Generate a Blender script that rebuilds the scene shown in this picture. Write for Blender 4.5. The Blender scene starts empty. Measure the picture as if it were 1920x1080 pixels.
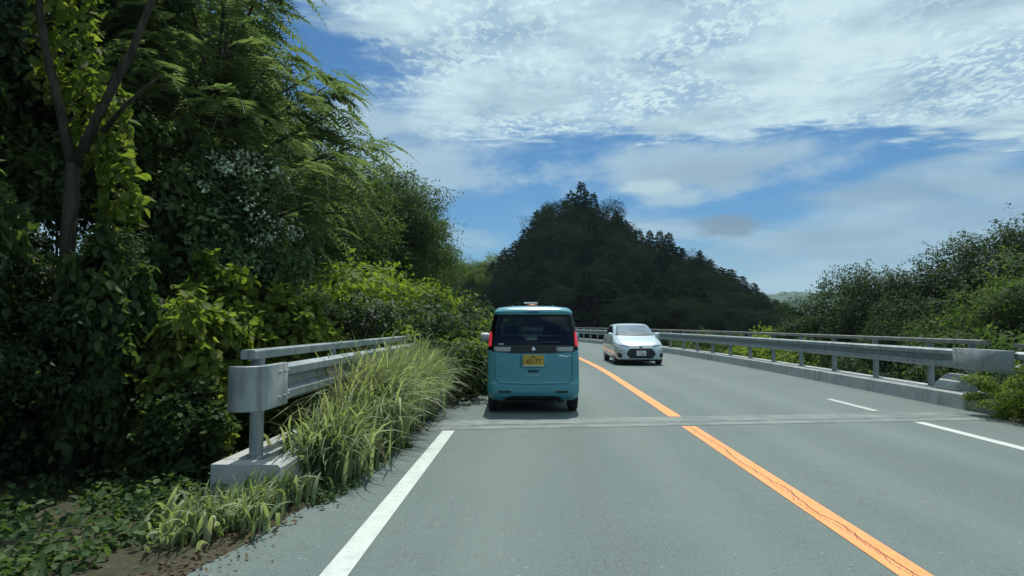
import bpy, bmesh, math, random
import numpy as np
from mathutils import Vector, Matrix
from mathutils.bvhtree import BVHTree

scene = bpy.context.scene
COL = scene.collection
rad = math.radians

# ------------------------------------------------------------------ camera
FOCAL = 1245.0
cam_d = bpy.data.cameras.new('camera')
cam_d.sensor_width = 36.0
cam_d.lens = 36.0 * FOCAL / 1920.0
cam_d.clip_start = 0.05
cam_d.clip_end = 9000.0
cam = bpy.data.objects.new('camera', cam_d)
COL.objects.link(cam)
cam.location = (0, 0, 1.42)
cam.rotation_euler = (rad(90) + math.atan(68 / FOCAL), 0, math.atan(40 / FOCAL))
scene.camera = cam

# ------------------------------------------------------------------ world: Nishita sky and a cloud layer
SUN_EL, SUN_AZ = 66.0, 6.0
world = bpy.data.worlds.new('World')
scene.world = world
world.use_nodes = True


class NT:
    """small helper to write node trees as expressions"""
    def __init__(self, tree):
        self.t = tree
        self.t.nodes.clear()

    def n(self, kind, **kw):
        nd = self.t.nodes.new(kind)
        for k, v in kw.items():
            setattr(nd, k, v)
        return nd

    def put(self, sock, val):
        if hasattr(val, 'is_output'):
            self.t.links.new(val, sock)
        else:
            if sock.type == 'RGBA' and len(val) == 3:
                val = (*val, 1)
            sock.default_value = val

    def m(self, op, a, b=0.0, c=0.0, clamp=False):
        nd = self.n('ShaderNodeMath', operation=op, use_clamp=clamp)
        self.put(nd.inputs[0], a); self.put(nd.inputs[1], b); self.put(nd.inputs[2], c)
        return nd.outputs[0]

    def ss(self, x, lo, hi, a=0.0, b=1.0):
        nd = self.n('ShaderNodeMapRange', interpolation_type='SMOOTHSTEP')
        self.put(nd.inputs[0], x); self.put(nd.inputs[1], lo); self.put(nd.inputs[2], hi)
        self.put(nd.inputs[3], a); self.put(nd.inputs[4], b)
        return nd.outputs[0]

    def noise(self, vec, scale, detail=4.0, rough=0.55, dist=0.0, col=False):
        nd = self.n('ShaderNodeTexNoise')
        if vec is not None:
            self.put(nd.inputs['Vector'], vec)
        self.put(nd.inputs['Scale'], scale); self.put(nd.inputs['Detail'], detail)
        self.put(nd.inputs['Roughness'], rough); self.put(nd.inputs['Distortion'], dist)
        return nd.outputs[1 if col else 0]

    def mix(self, fac, a, b, blend='MIX'):
        nd = self.n('ShaderNodeMix', data_type='RGBA', blend_type=blend)
        self.put(nd.inputs[0], fac); self.put(nd.inputs[6], a); self.put(nd.inputs[7], b)
        return nd.outputs[2]

    def ramp(self, fac, stops):
        nd = self.n('ShaderNodeValToRGB')
        r = nd.color_ramp
        while len(r.elements) < len(stops):
            r.elements.new(0.5)
        for e, (p, c) in zip(r.elements, stops):
            e.position = p; e.color = (*c, 1)
        self.put(nd.inputs[0], fac)
        return nd.outputs[0]

    def xyz(self, x, y, z):
        nd = self.n('ShaderNodeCombineXYZ')
        self.put(nd.inputs[0], x); self.put(nd.inputs[1], y); self.put(nd.inputs[2], z)
        return nd.outputs[0]


def build_world():
    g = NT(world.node_tree)
    sky = g.n('ShaderNodeTexSky', sky_type='NISHITA', sun_disc=False)
    sky.sun_elevation = rad(SUN_EL)
    sky.sun_rotation = rad(SUN_AZ)
    sky.altitude = 300
    sky.air_density = 1.0
    sky.dust_density = 0.6
    sky.ozone_density = 2.5
    tc = g.n('ShaderNodeTexCoord').outputs['Generated']
    sp = g.n('ShaderNodeSeparateXYZ'); g.put(sp.inputs[0], tc)
    x, y, z = sp.outputs
    zc = g.m('MAXIMUM', z, 0.04)
    X = g.m('DIVIDE', x, zc); Y = g.m('DIVIDE', y, zc)
    P = g.xyz(X, Y, 0.0)
    hor = g.m('SQRT', g.m('ADD', g.m('MULTIPLY', x, x), g.m('MULTIPLY', y, y)))
    el = g.m('DIVIDE', z, g.m('MAXIMUM', hor, 0.02))
    az = g.m('ARCTAN2', x, y)
    # --- layer A: a high rippled sheet, broken at its rim
    big = g.noise(P, 0.9, 5, 0.55)
    mid = g.noise(g.xyz(g.m('MULTIPLY', X, 1.0), g.m('MULTIPLY', Y, 1.6), 3.0), 3.2, 5, 0.6)
    bend = g.m('SUBTRACT', big, 0.5); bend2 = g.m('SUBTRACT', mid, 0.5)
    wob = g.m('ADD', g.m('MULTIPLY', bend, 0.9), g.m('MULTIPLY', bend2, 0.9))
    west = g.ss(g.m('ADD', X, g.m('MULTIPLY', wob, 0.8)), -0.85, -0.42)
    far = g.ss(g.m('ADD', Y, g.m('MULTIPLY', wob, 1.5)), 3.2, 3.75, 1.0, 0.0)
    back = g.ss(g.m('ADD', g.noise(P, 0.5, 3), g.m('MULTIPLY', Y, 0.03)), 0.36, 0.52)
    sheet = g.m('MULTIPLY', g.m('MULTIPLY', west, far), g.ss(Y, -1.5, 1.5, 0.0, 1.0))
    sheet = g.m('MAXIMUM', sheet, g.m('MULTIPLY', back, g.ss(Y, 0.5, 1.8, 1.0, 0.0)))
    warp = g.noise(P, 2.2, 3, 0.5, 0.0, True)
    vm = g.n('ShaderNodeVectorMath', operation='MULTIPLY_ADD')
    g.put(vm.inputs[0], warp); vm.inputs[1].default_value = (0.10, 0.10, 0); g.put(vm.inputs[2], P)
    mp = g.n('ShaderNodeMapping'); g.put(mp.inputs[0], vm.outputs[0])
    mp.inputs['Rotation'].default_value = (0, 0, rad(-28)); mp.inputs['Scale'].default_value = (1.0, 0.62, 1.0)
    rip = g.noise(mp.outputs[0], 26.0, 4.5, 0.62)
    rip2 = g.noise(P, 5.0, 5.0, 0.6)
    tex = g.m('ADD', g.m('MULTIPLY', rip, 0.85), g.m('MULTIPLY', rip2, 0.45))
    hole = g.ss(tex, 0.50, 0.78, 0.15, 1.0)
    thick = g.ss(g.noise(P, 1.3, 4, 0.6), 0.36, 0.66)
    covA = g.m('MULTIPLY', sheet, g.m('MAXIMUM', hole, g.m('ADD', 0.48, g.m('MULTIPLY', thick, 0.50))))
    covA = g.ss(covA, 0.0, 0.95)
    # --- layer B: soft low cloud towards the horizon
    Q = g.xyz(g.m('MULTIPLY', az, 2.6), g.m('MULTIPLY', el, 11.0), 7.3)
    low = g.noise(Q, 1.15, 6, 0.55, 0.3)
    lowthr = g.m('ADD', low, g.ss(el, 0.02, 0.24, 0.16, -0.07))
    lowthr = g.m('ADD', lowthr, g.ss(az, 0.30, 0.52, 0.0, 0.16))
    lowthr = g.m('ADD', lowthr, g.ss(az, -0.08, -0.24, 0.0, 0.12))
    covB = g.m('MULTIPLY', g.ss(lowthr, 0.48, 0.68), g.ss(el, 0.22, 0.34, 0.9, 0.0))
    # --- a few single clouds, some grey underneath
    wn = g.noise(g.xyz(g.m('MULTIPLY', az, 16.0), g.m('MULTIPLY', el, 34.0), 1.0), 1.0, 5, 0.6)
    wn = g.m('SUBTRACT', wn, 0.5)

    def cloud(a0, e0, ra, re, soft=0.9):
        da = g.m('DIVIDE', g.m('SUBTRACT', az, a0), ra)
        de = g.m('DIVIDE', g.m('SUBTRACT', el, e0), re)
        r = g.m('SQRT', g.m('ADD', g.m('MULTIPLY', da, da), g.m('MULTIPLY', de, de)))
        r = g.m('ADD', r, g.m('MULTIPLY', wn, 2.2))
        return g.ss(r, 1.0 - soft * 0.5, 1.0 + soft * 0.5, 1.0, 0.0)
    c1 = cloud(0.235, 0.232, 0.17, 0.036, 1.2)
    c1s = cloud(0.262, 0.222, 0.085, 0.018, 1.6)
    c2 = cloud(0.175, 0.203, 0.036, 0.011, 1.0)
    c2b = cloud(0.205, 0.184, 0.050, 0.011, 1.2)
    c3 = cloud(0.285, 0.141, 0.048, 0.014, 0.7)
    c4 = cloud(-0.15, 0.235, 0.10, 0.040, 1.2)
    c5 = cloud(0.50, 0.175, 0.10, 0.014, 1.6)
    c6 = cloud(0.42, 0.118, 0.07, 0.010, 1.6)
    c7 = cloud(-0.245, 0.30, 0.09, 0.030, 1.2)
    # --- colours
    skyc = g.mix(1.0, sky.outputs[0], (0.27, 0.60, 0.83), 'MULTIPLY')
    shadeA = g.ss(g.noise(P, 1.9, 4, 0.6), 0.32, 0.60, 0.0, 1.0)
    sunv = Vector((math.sin(rad(SUN_AZ)) * math.cos(rad(SUN_EL)), math.cos(rad(SUN_AZ)) * math.cos(rad(SUN_EL)), math.sin(rad(SUN_EL))))
    dt = g.n('ShaderNodeVectorMath', operation='DOT_PRODUCT')
    g.put(dt.inputs[0], tc); dt.inputs[1].default_value = sunv
    aureole = g.m('ADD', 1.0, g.m('MULTIPLY', g.m('POWER', g.m('MAXIMUM', dt.outputs['Value'], 0.0), 14.0), 1.6))
    white = g.mix(1.0, g.mix(shadeA, (4.1, 5.7, 6.6), (6.3, 8.1, 8.6)), g.xyz(aureole, aureole, aureole), 'MULTIPLY')
    lowc = g.mix(g.ss(g.noise(Q, 2.3, 4), 0.35, 0.7), (3.0, 4.35, 5.5), (4.4, 6.0, 6.9))
    col = skyc
    col = g.mix(g.m('MULTIPLY', g.ss(el, 0.0, 0.14, 0.45, 0.0), 1.0), col, (3.6, 5.3, 6.5))
    col = g.mix(g.m('MULTIPLY', covB, 0.85), col, lowc)
    col = g.mix(g.m('MULTIPLY', c4, 0.75), col, (4.2, 5.8, 6.8))
    col = g.mix(g.m('MULTIPLY', c7, 0.75), col, (4.6, 6.2, 7.1))
    col = g.mix(g.m('MULTIPLY', c1, 0.8), col, (4.3, 5.9, 6.8))
    col = g.mix(g.m('MULTIPLY', c1s, 0.6), col, (2.5, 3.6, 4.5))
    col = g.mix(g.m('MULTIPLY', c2, 0.9), col, (4.9, 6.5, 7.1))
    col = g.mix(g.m('MULTIPLY', c2b, 0.75), col, (4.3, 5.9, 6.7))
    col = g.mix(g.m('MULTIPLY', c3, 0.85), col, (1.7, 2.6, 3.6))
    col = g.mix(g.m('MULTIPLY', c5, 0.45), col, (2.2, 3.3, 4.3))
    col = g.mix(g.m('MULTIPLY', c6, 0.4), col, (2.3, 3.4, 4.4))
    col = g.mix(covA, col, white)
    bg = g.n('ShaderNodeBackground')
    g.put(bg.inputs[0], col); bg.inputs[1].default_value = 0.1
    out = g.n('ShaderNodeOutputWorld')
    g.put(out.inputs[0], bg.outputs[0])


build_world()

# ------------------------------------------------------------------ sun and exposure
sun_d = bpy.data.lights.new('sun', 'SUN')
sun_d.energy = 4.6
sun_d.angle = rad(0.5)
sun_d.color = (1.0, 0.96, 0.88)
sun = bpy.data.objects.new('sun', sun_d)
COL.objects.link(sun)
sun.location = (0, 20, 60)
sun.rotation_euler = (rad(-(90 - SUN_EL)), 0, rad(-SUN_AZ))

scene.view_settings.view_transform = 'Standard'
scene.view_settings.look = 'None'
scene.view_settings.gamma = 1.0
scene.view_settings.use_curve_mapping = False
scene.view_settings.exposure = 0.0
scene.render.engine = 'CYCLES'
scene.cycles.use_denoising = True
scene.cycles.max_bounces = 6
scene.cycles.diffuse_bounces = 3
scene.cycles.transmission_bounces = 4
scene.cycles.volume_bounces = 0
scene.cycles.sample_clamp_indirect = 6.0


# ================================================================== materials
MATS = {}


def new_mat(name):
    m = bpy.data.materials.new(name)
    m.use_nodes = True
    MATS[name] = m
    return m, NT(m.node_tree)


def finish(g, shader, disp=None):
    o = g.n('ShaderNodeOutputMaterial')
    g.put(o.inputs[0], shader)


def bump(g, h, strength=0.3, dist=0.01):
    b = g.n('ShaderNodeBump')
    g.put(b.inputs['Height'], h)
    b.inputs['Strength'].default_value = strength
    b.inputs['Distance'].default_value = dist
    return b.outputs[0]


def principled(g, col, rough=0.6, metal=0.0, normal=None, spec=None, coat=0.0, ior=None):
    p = g.n('ShaderNodeBsdfPrincipled')
    g.put(p.inputs['Base Color'], col)
    g.put(p.inputs['Roughness'], rough)
    p.inputs['Metallic'].default_value = metal
    if spec is not None:
        p.inputs['Specular IOR Level'].default_value = spec
    if ior:
        p.inputs['IOR'].default_value = ior
    if coat:
        p.inputs['Coat Weight'].default_value = coat
        p.inputs['Coat Roughness'].default_value = 0.04
    if normal is not None:
        g.put(p.inputs['Normal'], normal)
    return p.outputs[0]


def simple(name, col, rough=0.5, metal=0.0, spec=None, coat=0.0, var=0.0, scale=8.0, ior=None):
    m, g = new_mat(name)
    c = col
    if var:
        tc = g.n('ShaderNodeTexCoord').outputs['Object']
        k = g.noise(tc, scale, 5, 0.6)
        c = g.mix(g.ss(k, 0.3, 0.7), tuple(v * (1 - var) for v in col), tuple(min(1, v * (1 + var)) for v in col))
    finish(g, principled(g, c, rough, metal, None, spec, coat, ior))
    return m


def pos_node(g):
    return g.n('ShaderNodeNewGeometry').outputs['Position']


def mat_asphalt():
    m, g = new_mat('asphalt')
    P = pos_node(g)
    sp = g.n('ShaderNodeSeparateXYZ'); g.put(sp.inputs[0], P)
    fine = g.noise(P, 48.0, 4, 0.85)
    mid = g.noise(P, 9.0, 5, 0.6)
    big = g.noise(P, 0.55, 4, 0.6)
    st = g.noise(g.xyz(g.m('MULTIPLY', sp.outputs[0], 2.2), g.m('MULTIPLY', sp.outputs[1], 0.12), 0.0), 1.0, 4, 0.6)
    base = g.mix(g.ss(big, 0.3, 0.7), (0.074, 0.107, 0.102), (0.098, 0.134, 0.127))
    base = g.mix(g.m('MULTIPLY', g.ss(st, 0.4, 0.7), 0.5), base, (0.118, 0.153, 0.145))
    base = g.mix(g.m('MULTIPLY', g.ss(mid, 0.45, 0.7), 0.6), base, (0.066, 0.088, 0.086))
    # wheel tracks polished paler, lane middles darker with drips
    def track(c, w):
        return g.ss(g.m('ABSOLUTE', g.m('SUBTRACT', g.m('ADD', sp.outputs[0], g.m('MULTIPLY', g.m('SUBTRACT', big, 0.5), 0.5)), c)), 0.0, w, 1.0, 0.0)
    tr = g.m('MAXIMUM', g.m('MAXIMUM', track(-0.25, 0.5), track(1.25, 0.5)), g.m('MAXIMUM', track(3.15, 0.5), track(4.65, 0.5)))
    near = g.ss(sp.outputs[1], 20.0, 30.0, 1.0, 0.0)
    base = g.mix(g.m('MULTIPLY', g.m('MULTIPLY', tr, near), 0.5), base, (0.135, 0.170, 0.161))
    oil = g.m('MAXIMUM', track(0.5, 0.34), track(3.9, 0.34))
    base = g.mix(g.m('MULTIPLY', g.m('MULTIPLY', oil, g.ss(st, 0.35, 0.65)), g.m('MULTIPLY', near, 0.45)), base, (0.055, 0.072, 0.071))
    crk = g.n('ShaderNodeTexVoronoi', feature='DISTANCE_TO_EDGE'); crk.inputs['Scale'].default_value = 0.42
    cw = g.n('ShaderNodeVectorMath', operation='MULTIPLY_ADD'); g.put(cw.inputs[0], g.noise(P, 1.6, 6, 0.7, 0.0, True)); cw.inputs[1].default_value = (1.3, 1.3, 0); g.put(cw.inputs[2], P)
    g.put(crk.inputs['Vector'], cw.outputs[0])
    ck = g.m('MULTIPLY', g.ss(crk.outputs['Distance'], 0.0015, 0.005, 1.0, 0.0), g.ss(big, 0.50, 0.60))
    base = g.mix(g.m('MULTIPLY', ck, 0.55), base, (0.035, 0.042, 0.042))
    spk = g.ss(fine, 0.40, 0.62)
    base = g.mix(g.m('MULTIPLY', spk, 0.8), base, (0.145, 0.186, 0.176))
    vor = g.n('ShaderNodeTexVoronoi'); g.put(vor.inputs['Vector'], P); vor.inputs['Scale'].default_value = 24.0
    peb = g.ss(vor.outputs['Distance'], 0.12, 0.22, 1.0, 0.0)
    rnd = g.n('ShaderNodeSeparateColor'); g.put(rnd.inputs[0], vor.outputs['Color'])
    lite = g.m('MULTIPLY', peb, g.ss(rnd.outputs[0], 0.90, 0.94))
    dark = g.m('MULTIPLY', peb, g.ss(rnd.outputs[1], 0.86, 0.9))
    base = g.mix(g.m('MULTIPLY', lite, 0.7), base, (0.30, 0.34, 0.325))
    base = g.mix(g.m('MULTIPLY', dark, 0.8), base, (0.03, 0.035, 0.035))
    nb = bump(g, g.m('ADD', g.m('MULTIPLY', fine, 0.7), mid), 0.5, 0.012)
    finish(g, principled(g, base, 0.78, 0, nb, 0.35))


def mat_paint(name, a, b, crack):
    m, g = new_mat(name)
    P = pos_node(g)
    sp = g.n('ShaderNodeSeparateXYZ'); g.put(sp.inputs[0], P)
    n1 = g.noise(P, 7.0, 6, 0.65); n2 = g.noise(P, 70.0, 3, 0.7)
    col = g.mix(g.ss(n1, 0.3, 0.7), a, b)
    wear = g.ss(g.m('ADD', g.m('MULTIPLY', n1, 0.6), g.m('MULTIPLY', n2, 0.5)), 0.60, 0.72)
    col = g.mix(g.m('MULTIPLY', wear, 0.7), col, (0.14, 0.15, 0.145))
    if crack:
        lane = g.m('SUBTRACT', sp.outputs[0], 2.16)
        wob = g.m('MULTIPLY', g.m('SUBTRACT', g.noise(g.xyz(0.0, sp.outputs[1], 0.0), 0.8, 7, 0.62), 0.5), 0.26)
        d1 = g.m('ABSOLUTE', g.m('SUBTRACT', lane, wob))
        wob2 = g.m('MULTIPLY', g.m('SUBTRACT', g.noise(g.xyz(4.0, sp.outputs[1], 2.0), 1.3, 6, 0.7), 0.62), 0.30)
        d2 = g.m('ABSOLUTE', g.m('SUBTRACT', lane, wob2))
        gate = g.ss(g.noise(g.xyz(9.0, sp.outputs[1], 0.0), 0.9, 3), 0.42, 0.5)
        near = g.ss(sp.outputs[1], 9.0, 9.6, 1.0, 0.0)
        ck = g.m('MULTIPLY', g.m('MAXIMUM', g.ss(d1, 0.0045, 0.009, 1.0, 0.0), g.m('MULTIPLY', g.ss(d2, 0.002, 0.005, 1.0, 0.0), gate)), near)
        col = g.mix(g.m('MULTIPLY', ck, 0.92), col, (0.045, 0.03, 0.022))
    finish(g, principled(g, col, 0.65, 0, bump(g, n2, 0.3, 0.006), 0.3))


def mat_concrete(name, a, b, dirt=(0.12, 0.11, 0.09), amt=0.5):
    m, g = new_mat(name)
    P = pos_node(g)
    n1 = g.noise(P, 2.2, 6, 0.65); n2 = g.noise(P, 40.0, 4, 0.7)
    col = g.mix(g.ss(n1, 0.3, 0.7), a, b)
    col = g.mix(g.m('MULTIPLY', g.ss(n2, 0.45, 0.75), 0.35), col, tuple(v * 0.7 for v in a))
    sp = g.n('ShaderNodeSeparateXYZ'); g.put(sp.inputs[0], P)
    stn = g.noise(g.xyz(g.m('MULTIPLY', sp.outputs[0], 5.0), g.m('MULTIPLY', sp.outputs[1], 5.0), g.m('MULTIPLY', sp.outputs[2], 0.8)), 1.0, 5, 0.6)
    col = g.mix(g.m('MULTIPLY', g.ss(stn, 0.52, 0.7), amt), col, dirt)
    finish(g, principled(g, col, 0.85, 0, bump(g, n2, 0.35, 0.008), 0.3))


def mat_galv(name='galvanised_steel', a=(0.21, 0.25, 0.26), b=(0.33, 0.375, 0.38), rust=0.0):
    m, g = new_mat(name)
    P = pos_node(g)
    n1 = g.noise(P, 3.5, 6, 0.65)
    n2 = g.noise(P, 30.0, 3, 0.6)
    col = g.mix(g.ss(n1, 0.3, 0.7), a, b)
    col = g.mix(g.m('MULTIPLY', g.ss(n2, 0.55, 0.8), 0.4), col, tuple(v * 0.6 for v in a))
    sp = g.n('ShaderNodeSeparateXYZ'); g.put(sp.inputs[0], P)
    stn = g.noise(g.xyz(g.m('MULTIPLY', sp.outputs[0], 9.0), g.m('MULTIPLY', sp.outputs[1], 9.0), g.m('MULTIPLY', sp.outputs[2], 1.2)), 1.0, 5, 0.65)
    col = g.mix(g.m('MULTIPLY', g.ss(stn, 0.50, 0.68), 0.6), col, (0.13, 0.125, 0.105))
    finish(g, principled(g, col, g.ss(n1, 0.2, 0.8, 0.42, 0.62), 0.35, None, 0.4))


def mat_soil():
    m, g = new_mat('soil')
    P = pos_node(g)
    n1 = g.noise(P, 1.1, 6, 0.65); n2 = g.noise(P, 26.0, 5, 0.7)
    col = g.mix(g.ss(n1, 0.32, 0.68), (0.030, 0.036, 0.018), (0.075, 0.066, 0.042))
    col = g.mix(g.m('MULTIPLY', g.ss(n2, 0.45, 0.7), 0.5), col, (0.11, 0.10, 0.075))
    finish(g, principled(g, col, 0.95, 0, bump(g, n2, 0.6, 0.03), 0.2))


def mat_hill():
    m, g = new_mat('wooded_slope')
    P = pos_node(g)
    n1 = g.noise(P, 0.03, 6, 0.7); n2 = g.noise(P, 0.12, 4, 0.7)
    col = g.mix(g.ss(n1, 0.3, 0.7), (0.028, 0.055, 0.022), (0.07, 0.11, 0.04))
    col = g.mix(g.m('MULTIPLY', g.ss(n2, 0.45, 0.7), 0.6), col, (0.02, 0.04, 0.018))
    finish(g, principled(g, col, 0.95, 0, bump(g, n2, 0.8, 6.0), 0.1))


def mat_leaf(name, stops, trans=0.35, rough=0.5, tcol=None, spec=0.16):
    """leaf: colour differs from leaf to leaf; light shines through"""
    m, g = new_mat(name)
    geo = g.n('ShaderNodeNewGeometry')
    rnd = geo.outputs['Random Per Island']
    oi = g.n('ShaderNodeObjectInfo').outputs['Random']
    n = g.noise(geo.outputs['Position'], 0.9, 3, 0.6)
    f = g.m('ADD', g.m('MULTIPLY', rnd, 0.62), g.m('ADD', g.m('MULTIPLY', g.m('SUBTRACT', n, 0.5), 0.9), g.m('MULTIPLY', oi, 0.28)), clamp=True)
    k = len(stops) - 1
    col = g.ramp(f, [(i / k, c) for i, c in enumerate(stops)])
    pr = principled(g, col, rough + 0.12, 0, None, spec)
    tr = g.n('ShaderNodeBsdfTranslucent')
    g.put(tr.inputs[0], g.mix(1.0, col, tcol or (1.25, 1.35, 0.6), 'MULTIPLY'))
    mx = g.n('ShaderNodeMixShader')
    mx.inputs[0].default_value = trans
    g.put(mx.inputs[1], pr); g.put(mx.inputs[2], tr.outputs[0])
    finish(g, mx.outputs[0])


def mat_bark():
    m, g = new_mat('bark')
    P = g.n('ShaderNodeTexCoord').outputs['Object']
    mp = g.n('ShaderNodeMapping'); g.put(mp.inputs[0], P)
    mp.inputs['Scale'].default_value = (9, 9, 1.5)
    n1 = g.noise(mp.outputs[0], 2.0, 6, 0.7)
    col = g.mix(g.ss(n1, 0.3, 0.7), (0.018, 0.017, 0.013), (0.065, 0.06, 0.045))
    finish(g, principled(g, col, 0.9, 0, bump(g, n1, 0.7, 0.02), 0.2))


def mat_tinted():
    """dark privacy glass that lets a little of the cabin show"""
    m, g = new_mat('tinted_glass')
    t = g.n('ShaderNodeBsdfTransparent'); t.inputs[0].default_value = (0.17, 0.20, 0.22, 1)
    s = g.n('ShaderNodeBsdfGlossy'); s.inputs['Roughness'].default_value = 0.04
    mx = g.n('ShaderNodeMixShader')
    mx.inputs[0].default_value = 0.045; g.put(mx.inputs[1], t.outputs[0]); g.put(mx.inputs[2], s.outputs[0])
    finish(g, mx.outputs[0])
    MATS['clear_pane'] = m.copy()
    MATS['clear_pane'].name = 'clear_pane'
    for n in MATS['clear_pane'].node_tree.nodes:
        if n.type == 'BSDF_TRANSPARENT':
            n.inputs[0].default_value = (0.6, 0.66, 0.68, 1)


mat_asphalt()
mat_paint('white_paint', (0.42, 0.47, 0.44), (0.55, 0.60, 0.56), False)
mat_paint('worn_white_paint', (0.34, 0.37, 0.36), (0.5, 0.53, 0.5), False)
mat_paint('orange_paint', (0.84, 0.275, 0.085), (0.92, 0.34, 0.13), True)
mat_concrete('concrete', (0.30, 0.325, 0.32), (0.43, 0.45, 0.44))
mat_concrete('joint_concrete', (0.13, 0.165, 0.155), (0.22, 0.255, 0.24), (0.10, 0.11, 0.10), 0.6)
mat_galv()
mat_galv('weathered_steel', (0.20, 0.20, 0.18), (0.31, 0.30, 0.26))
mat_galv('joint_steel', (0.15, 0.18, 0.18), (0.24, 0.27, 0.27))
mat_soil(); mat_hill(); mat_bark()
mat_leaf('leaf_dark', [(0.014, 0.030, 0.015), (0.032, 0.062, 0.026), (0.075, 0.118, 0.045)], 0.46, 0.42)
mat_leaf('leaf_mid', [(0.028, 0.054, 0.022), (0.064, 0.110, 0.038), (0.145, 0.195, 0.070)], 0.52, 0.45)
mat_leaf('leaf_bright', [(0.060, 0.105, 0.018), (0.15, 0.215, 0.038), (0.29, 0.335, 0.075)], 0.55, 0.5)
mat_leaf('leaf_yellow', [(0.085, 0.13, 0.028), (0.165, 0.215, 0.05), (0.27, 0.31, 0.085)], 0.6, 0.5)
mat_leaf('leaf_pale', [(0.06, 0.11, 0.04), (0.13, 0.20, 0.09), (0.30, 0.38, 0.24)], 0.35, 0.55)
mat_leaf('leaf_weed', [(0.030, 0.060, 0.022), (0.065, 0.115, 0.042), (0.16, 0.22, 0.10)], 0.42, 0.5)
mat_leaf('leaf_frond', [(0.075, 0.115, 0.065), (0.135, 0.185, 0.105), (0.21, 0.255, 0.145)], 0.5, 0.5)
mat_leaf('leaf_conifer', [(0.012, 0.024, 0.015), (0.020, 0.037, 0.021), (0.032, 0.054, 0.029)], 0.2, 0.8, None, 0.0)
mat_leaf('grass_blade', [(0.08, 0.125, 0.055), (0.21, 0.265, 0.15), (0.46, 0.49, 0.33)], 0.4, 0.45)
mat_leaf('dry_straw', [(0.10, 0.10, 0.05), (0.22, 0.20, 0.11), (0.36, 0.33, 0.20)], 0.3, 0.6, (1.1, 1.0, 0.8))
mat_leaf('dry_litter', [(0.05, 0.035, 0.02), (0.11, 0.08, 0.045), (0.18, 0.14, 0.08)], 0.15, 0.7, (1.2, 1.0, 0.7))
simple('blossom', (0.42, 0.50, 0.36), 0.7, var=0.3)
simple('teal_paint', (0.060, 0.262, 0.315), 0.28, 0.0, 0.4, 0.35)
simple('silver_paint', (0.50, 0.59, 0.62), 0.3, 0.2, 0.5, 0.8)
simple('dark_glass', (0.003, 0.0035, 0.0045), 0.08, 0.0, 0.22)
mat_tinted()
simple('windscreen_glass', (0.05, 0.07, 0.09), 0.05, 0.0, 0.5, 1.0, ior=2.0)
simple('seat_cloth', (0.035, 0.04, 0.045), 0.9)
simple('black_trim', (0.012, 0.013, 0.014), 0.5)
simple('seam_black', (0.012, 0.04, 0.046), 0.8)
simple('tyre_rubber', (0.014, 0.014, 0.015), 0.85)
simple('rim_metal', (0.42, 0.44, 0.45), 0.35, 0.7)
simple('chrome', (0.62, 0.66, 0.68), 0.15, 0.9)
simple('red_lens', (0.70, 0.02, 0.05), 0.15, 0.0, 0.5, 0.5)
_p = [n for n in MATS['red_lens'].node_tree.nodes if n.type == 'BSDF_PRINCIPLED'][0]
_p.inputs['Emission Color'].default_value = (1.0, 0.04, 0.08, 1)
_p.inputs['Emission Strength'].default_value = 0.35
simple('clear_lens', (0.30, 0.33, 0.345), 0.2, 0.0, 0.5, 0.6)
simple('head_lens', (0.50, 0.55, 0.62), 0.08, 0.2, 0.5, 0.8)
simple('plate_yellow', (0.45, 0.31, 0.03), 0.5)
simple('plate_white', (0.62, 0.64, 0.65), 0.5)
simple('plate_ink', (0.012, 0.012, 0.012), 0.6)
simple('plate_ink_green', (0.02, 0.10, 0.05), 0.6)
simple('orange_plastic', (0.72, 0.22, 0.11), 0.5)
simple('white_plastic', (0.74, 0.75, 0.74), 0.45)
simple('blue_badge', (0.02, 0.06, 0.22), 0.25, 0.2)


# ================================================================== object helpers
def link(o, parent=None):
    COL.objects.link(o)
    if parent is not None:
        o.parent = parent
    return o


def thing(name, label, cat, loc=(0, 0, 0), rz=0.0, group=None):
    o = bpy.data.objects.new(name, None)
    o.empty_display_size = 0.2
    link(o)
    o.location = loc
    o.rotation_euler = (0, 0, rz)
    o['label'] = label
    o['category'] = cat
    if group:
        o['group'] = group
    return o


def part(name, me, mat, parent, label=None):
    o = bpy.data.objects.new(name, me)
    if mat is not None and not me.materials:
        me.materials.append(MATS[mat])
    link(o, parent)
    if label:
        o['label'] = label
    return o


def structure(name, me, mat, label=None):
    o = part(name, me, mat, None)
    o['kind'] = 'structure'
    if label:
        o['label'] = label
    return o


def stuff(name, me, mat, label, cat):
    o = part(name, me, mat, None)
    o['kind'] = 'stuff'
    o['label'] = label
    o['category'] = cat
    return o


def pymesh(name, V, F, smooth=False):
    me = bpy.data.meshes.new(name)
    me.from_pydata([tuple(v) for v in V], [], [tuple(f) for f in F])
    me.update()
    if smooth:
        me.polygons.foreach_set('use_smooth', [True] * len(me.polygons))
    return me


def npmesh(name, V, F):
    """V (n,3), F (m,k) with k constant"""
    V = np.ascontiguousarray(V, dtype=np.float32); F = np.ascontiguousarray(F, dtype=np.int32)
    me = bpy.data.meshes.new(name)
    me.vertices.add(len(V)); me.vertices.foreach_set('co', V.ravel())
    k = F.shape[1]
    me.loops.add(F.size); me.loops.foreach_set('vertex_index', F.ravel())
    me.polygons.add(len(F))
    me.polygons.foreach_set('loop_start', np.arange(0, F.size, k, dtype=np.int32))
    me.update(calc_edges=True)
    return me


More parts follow.
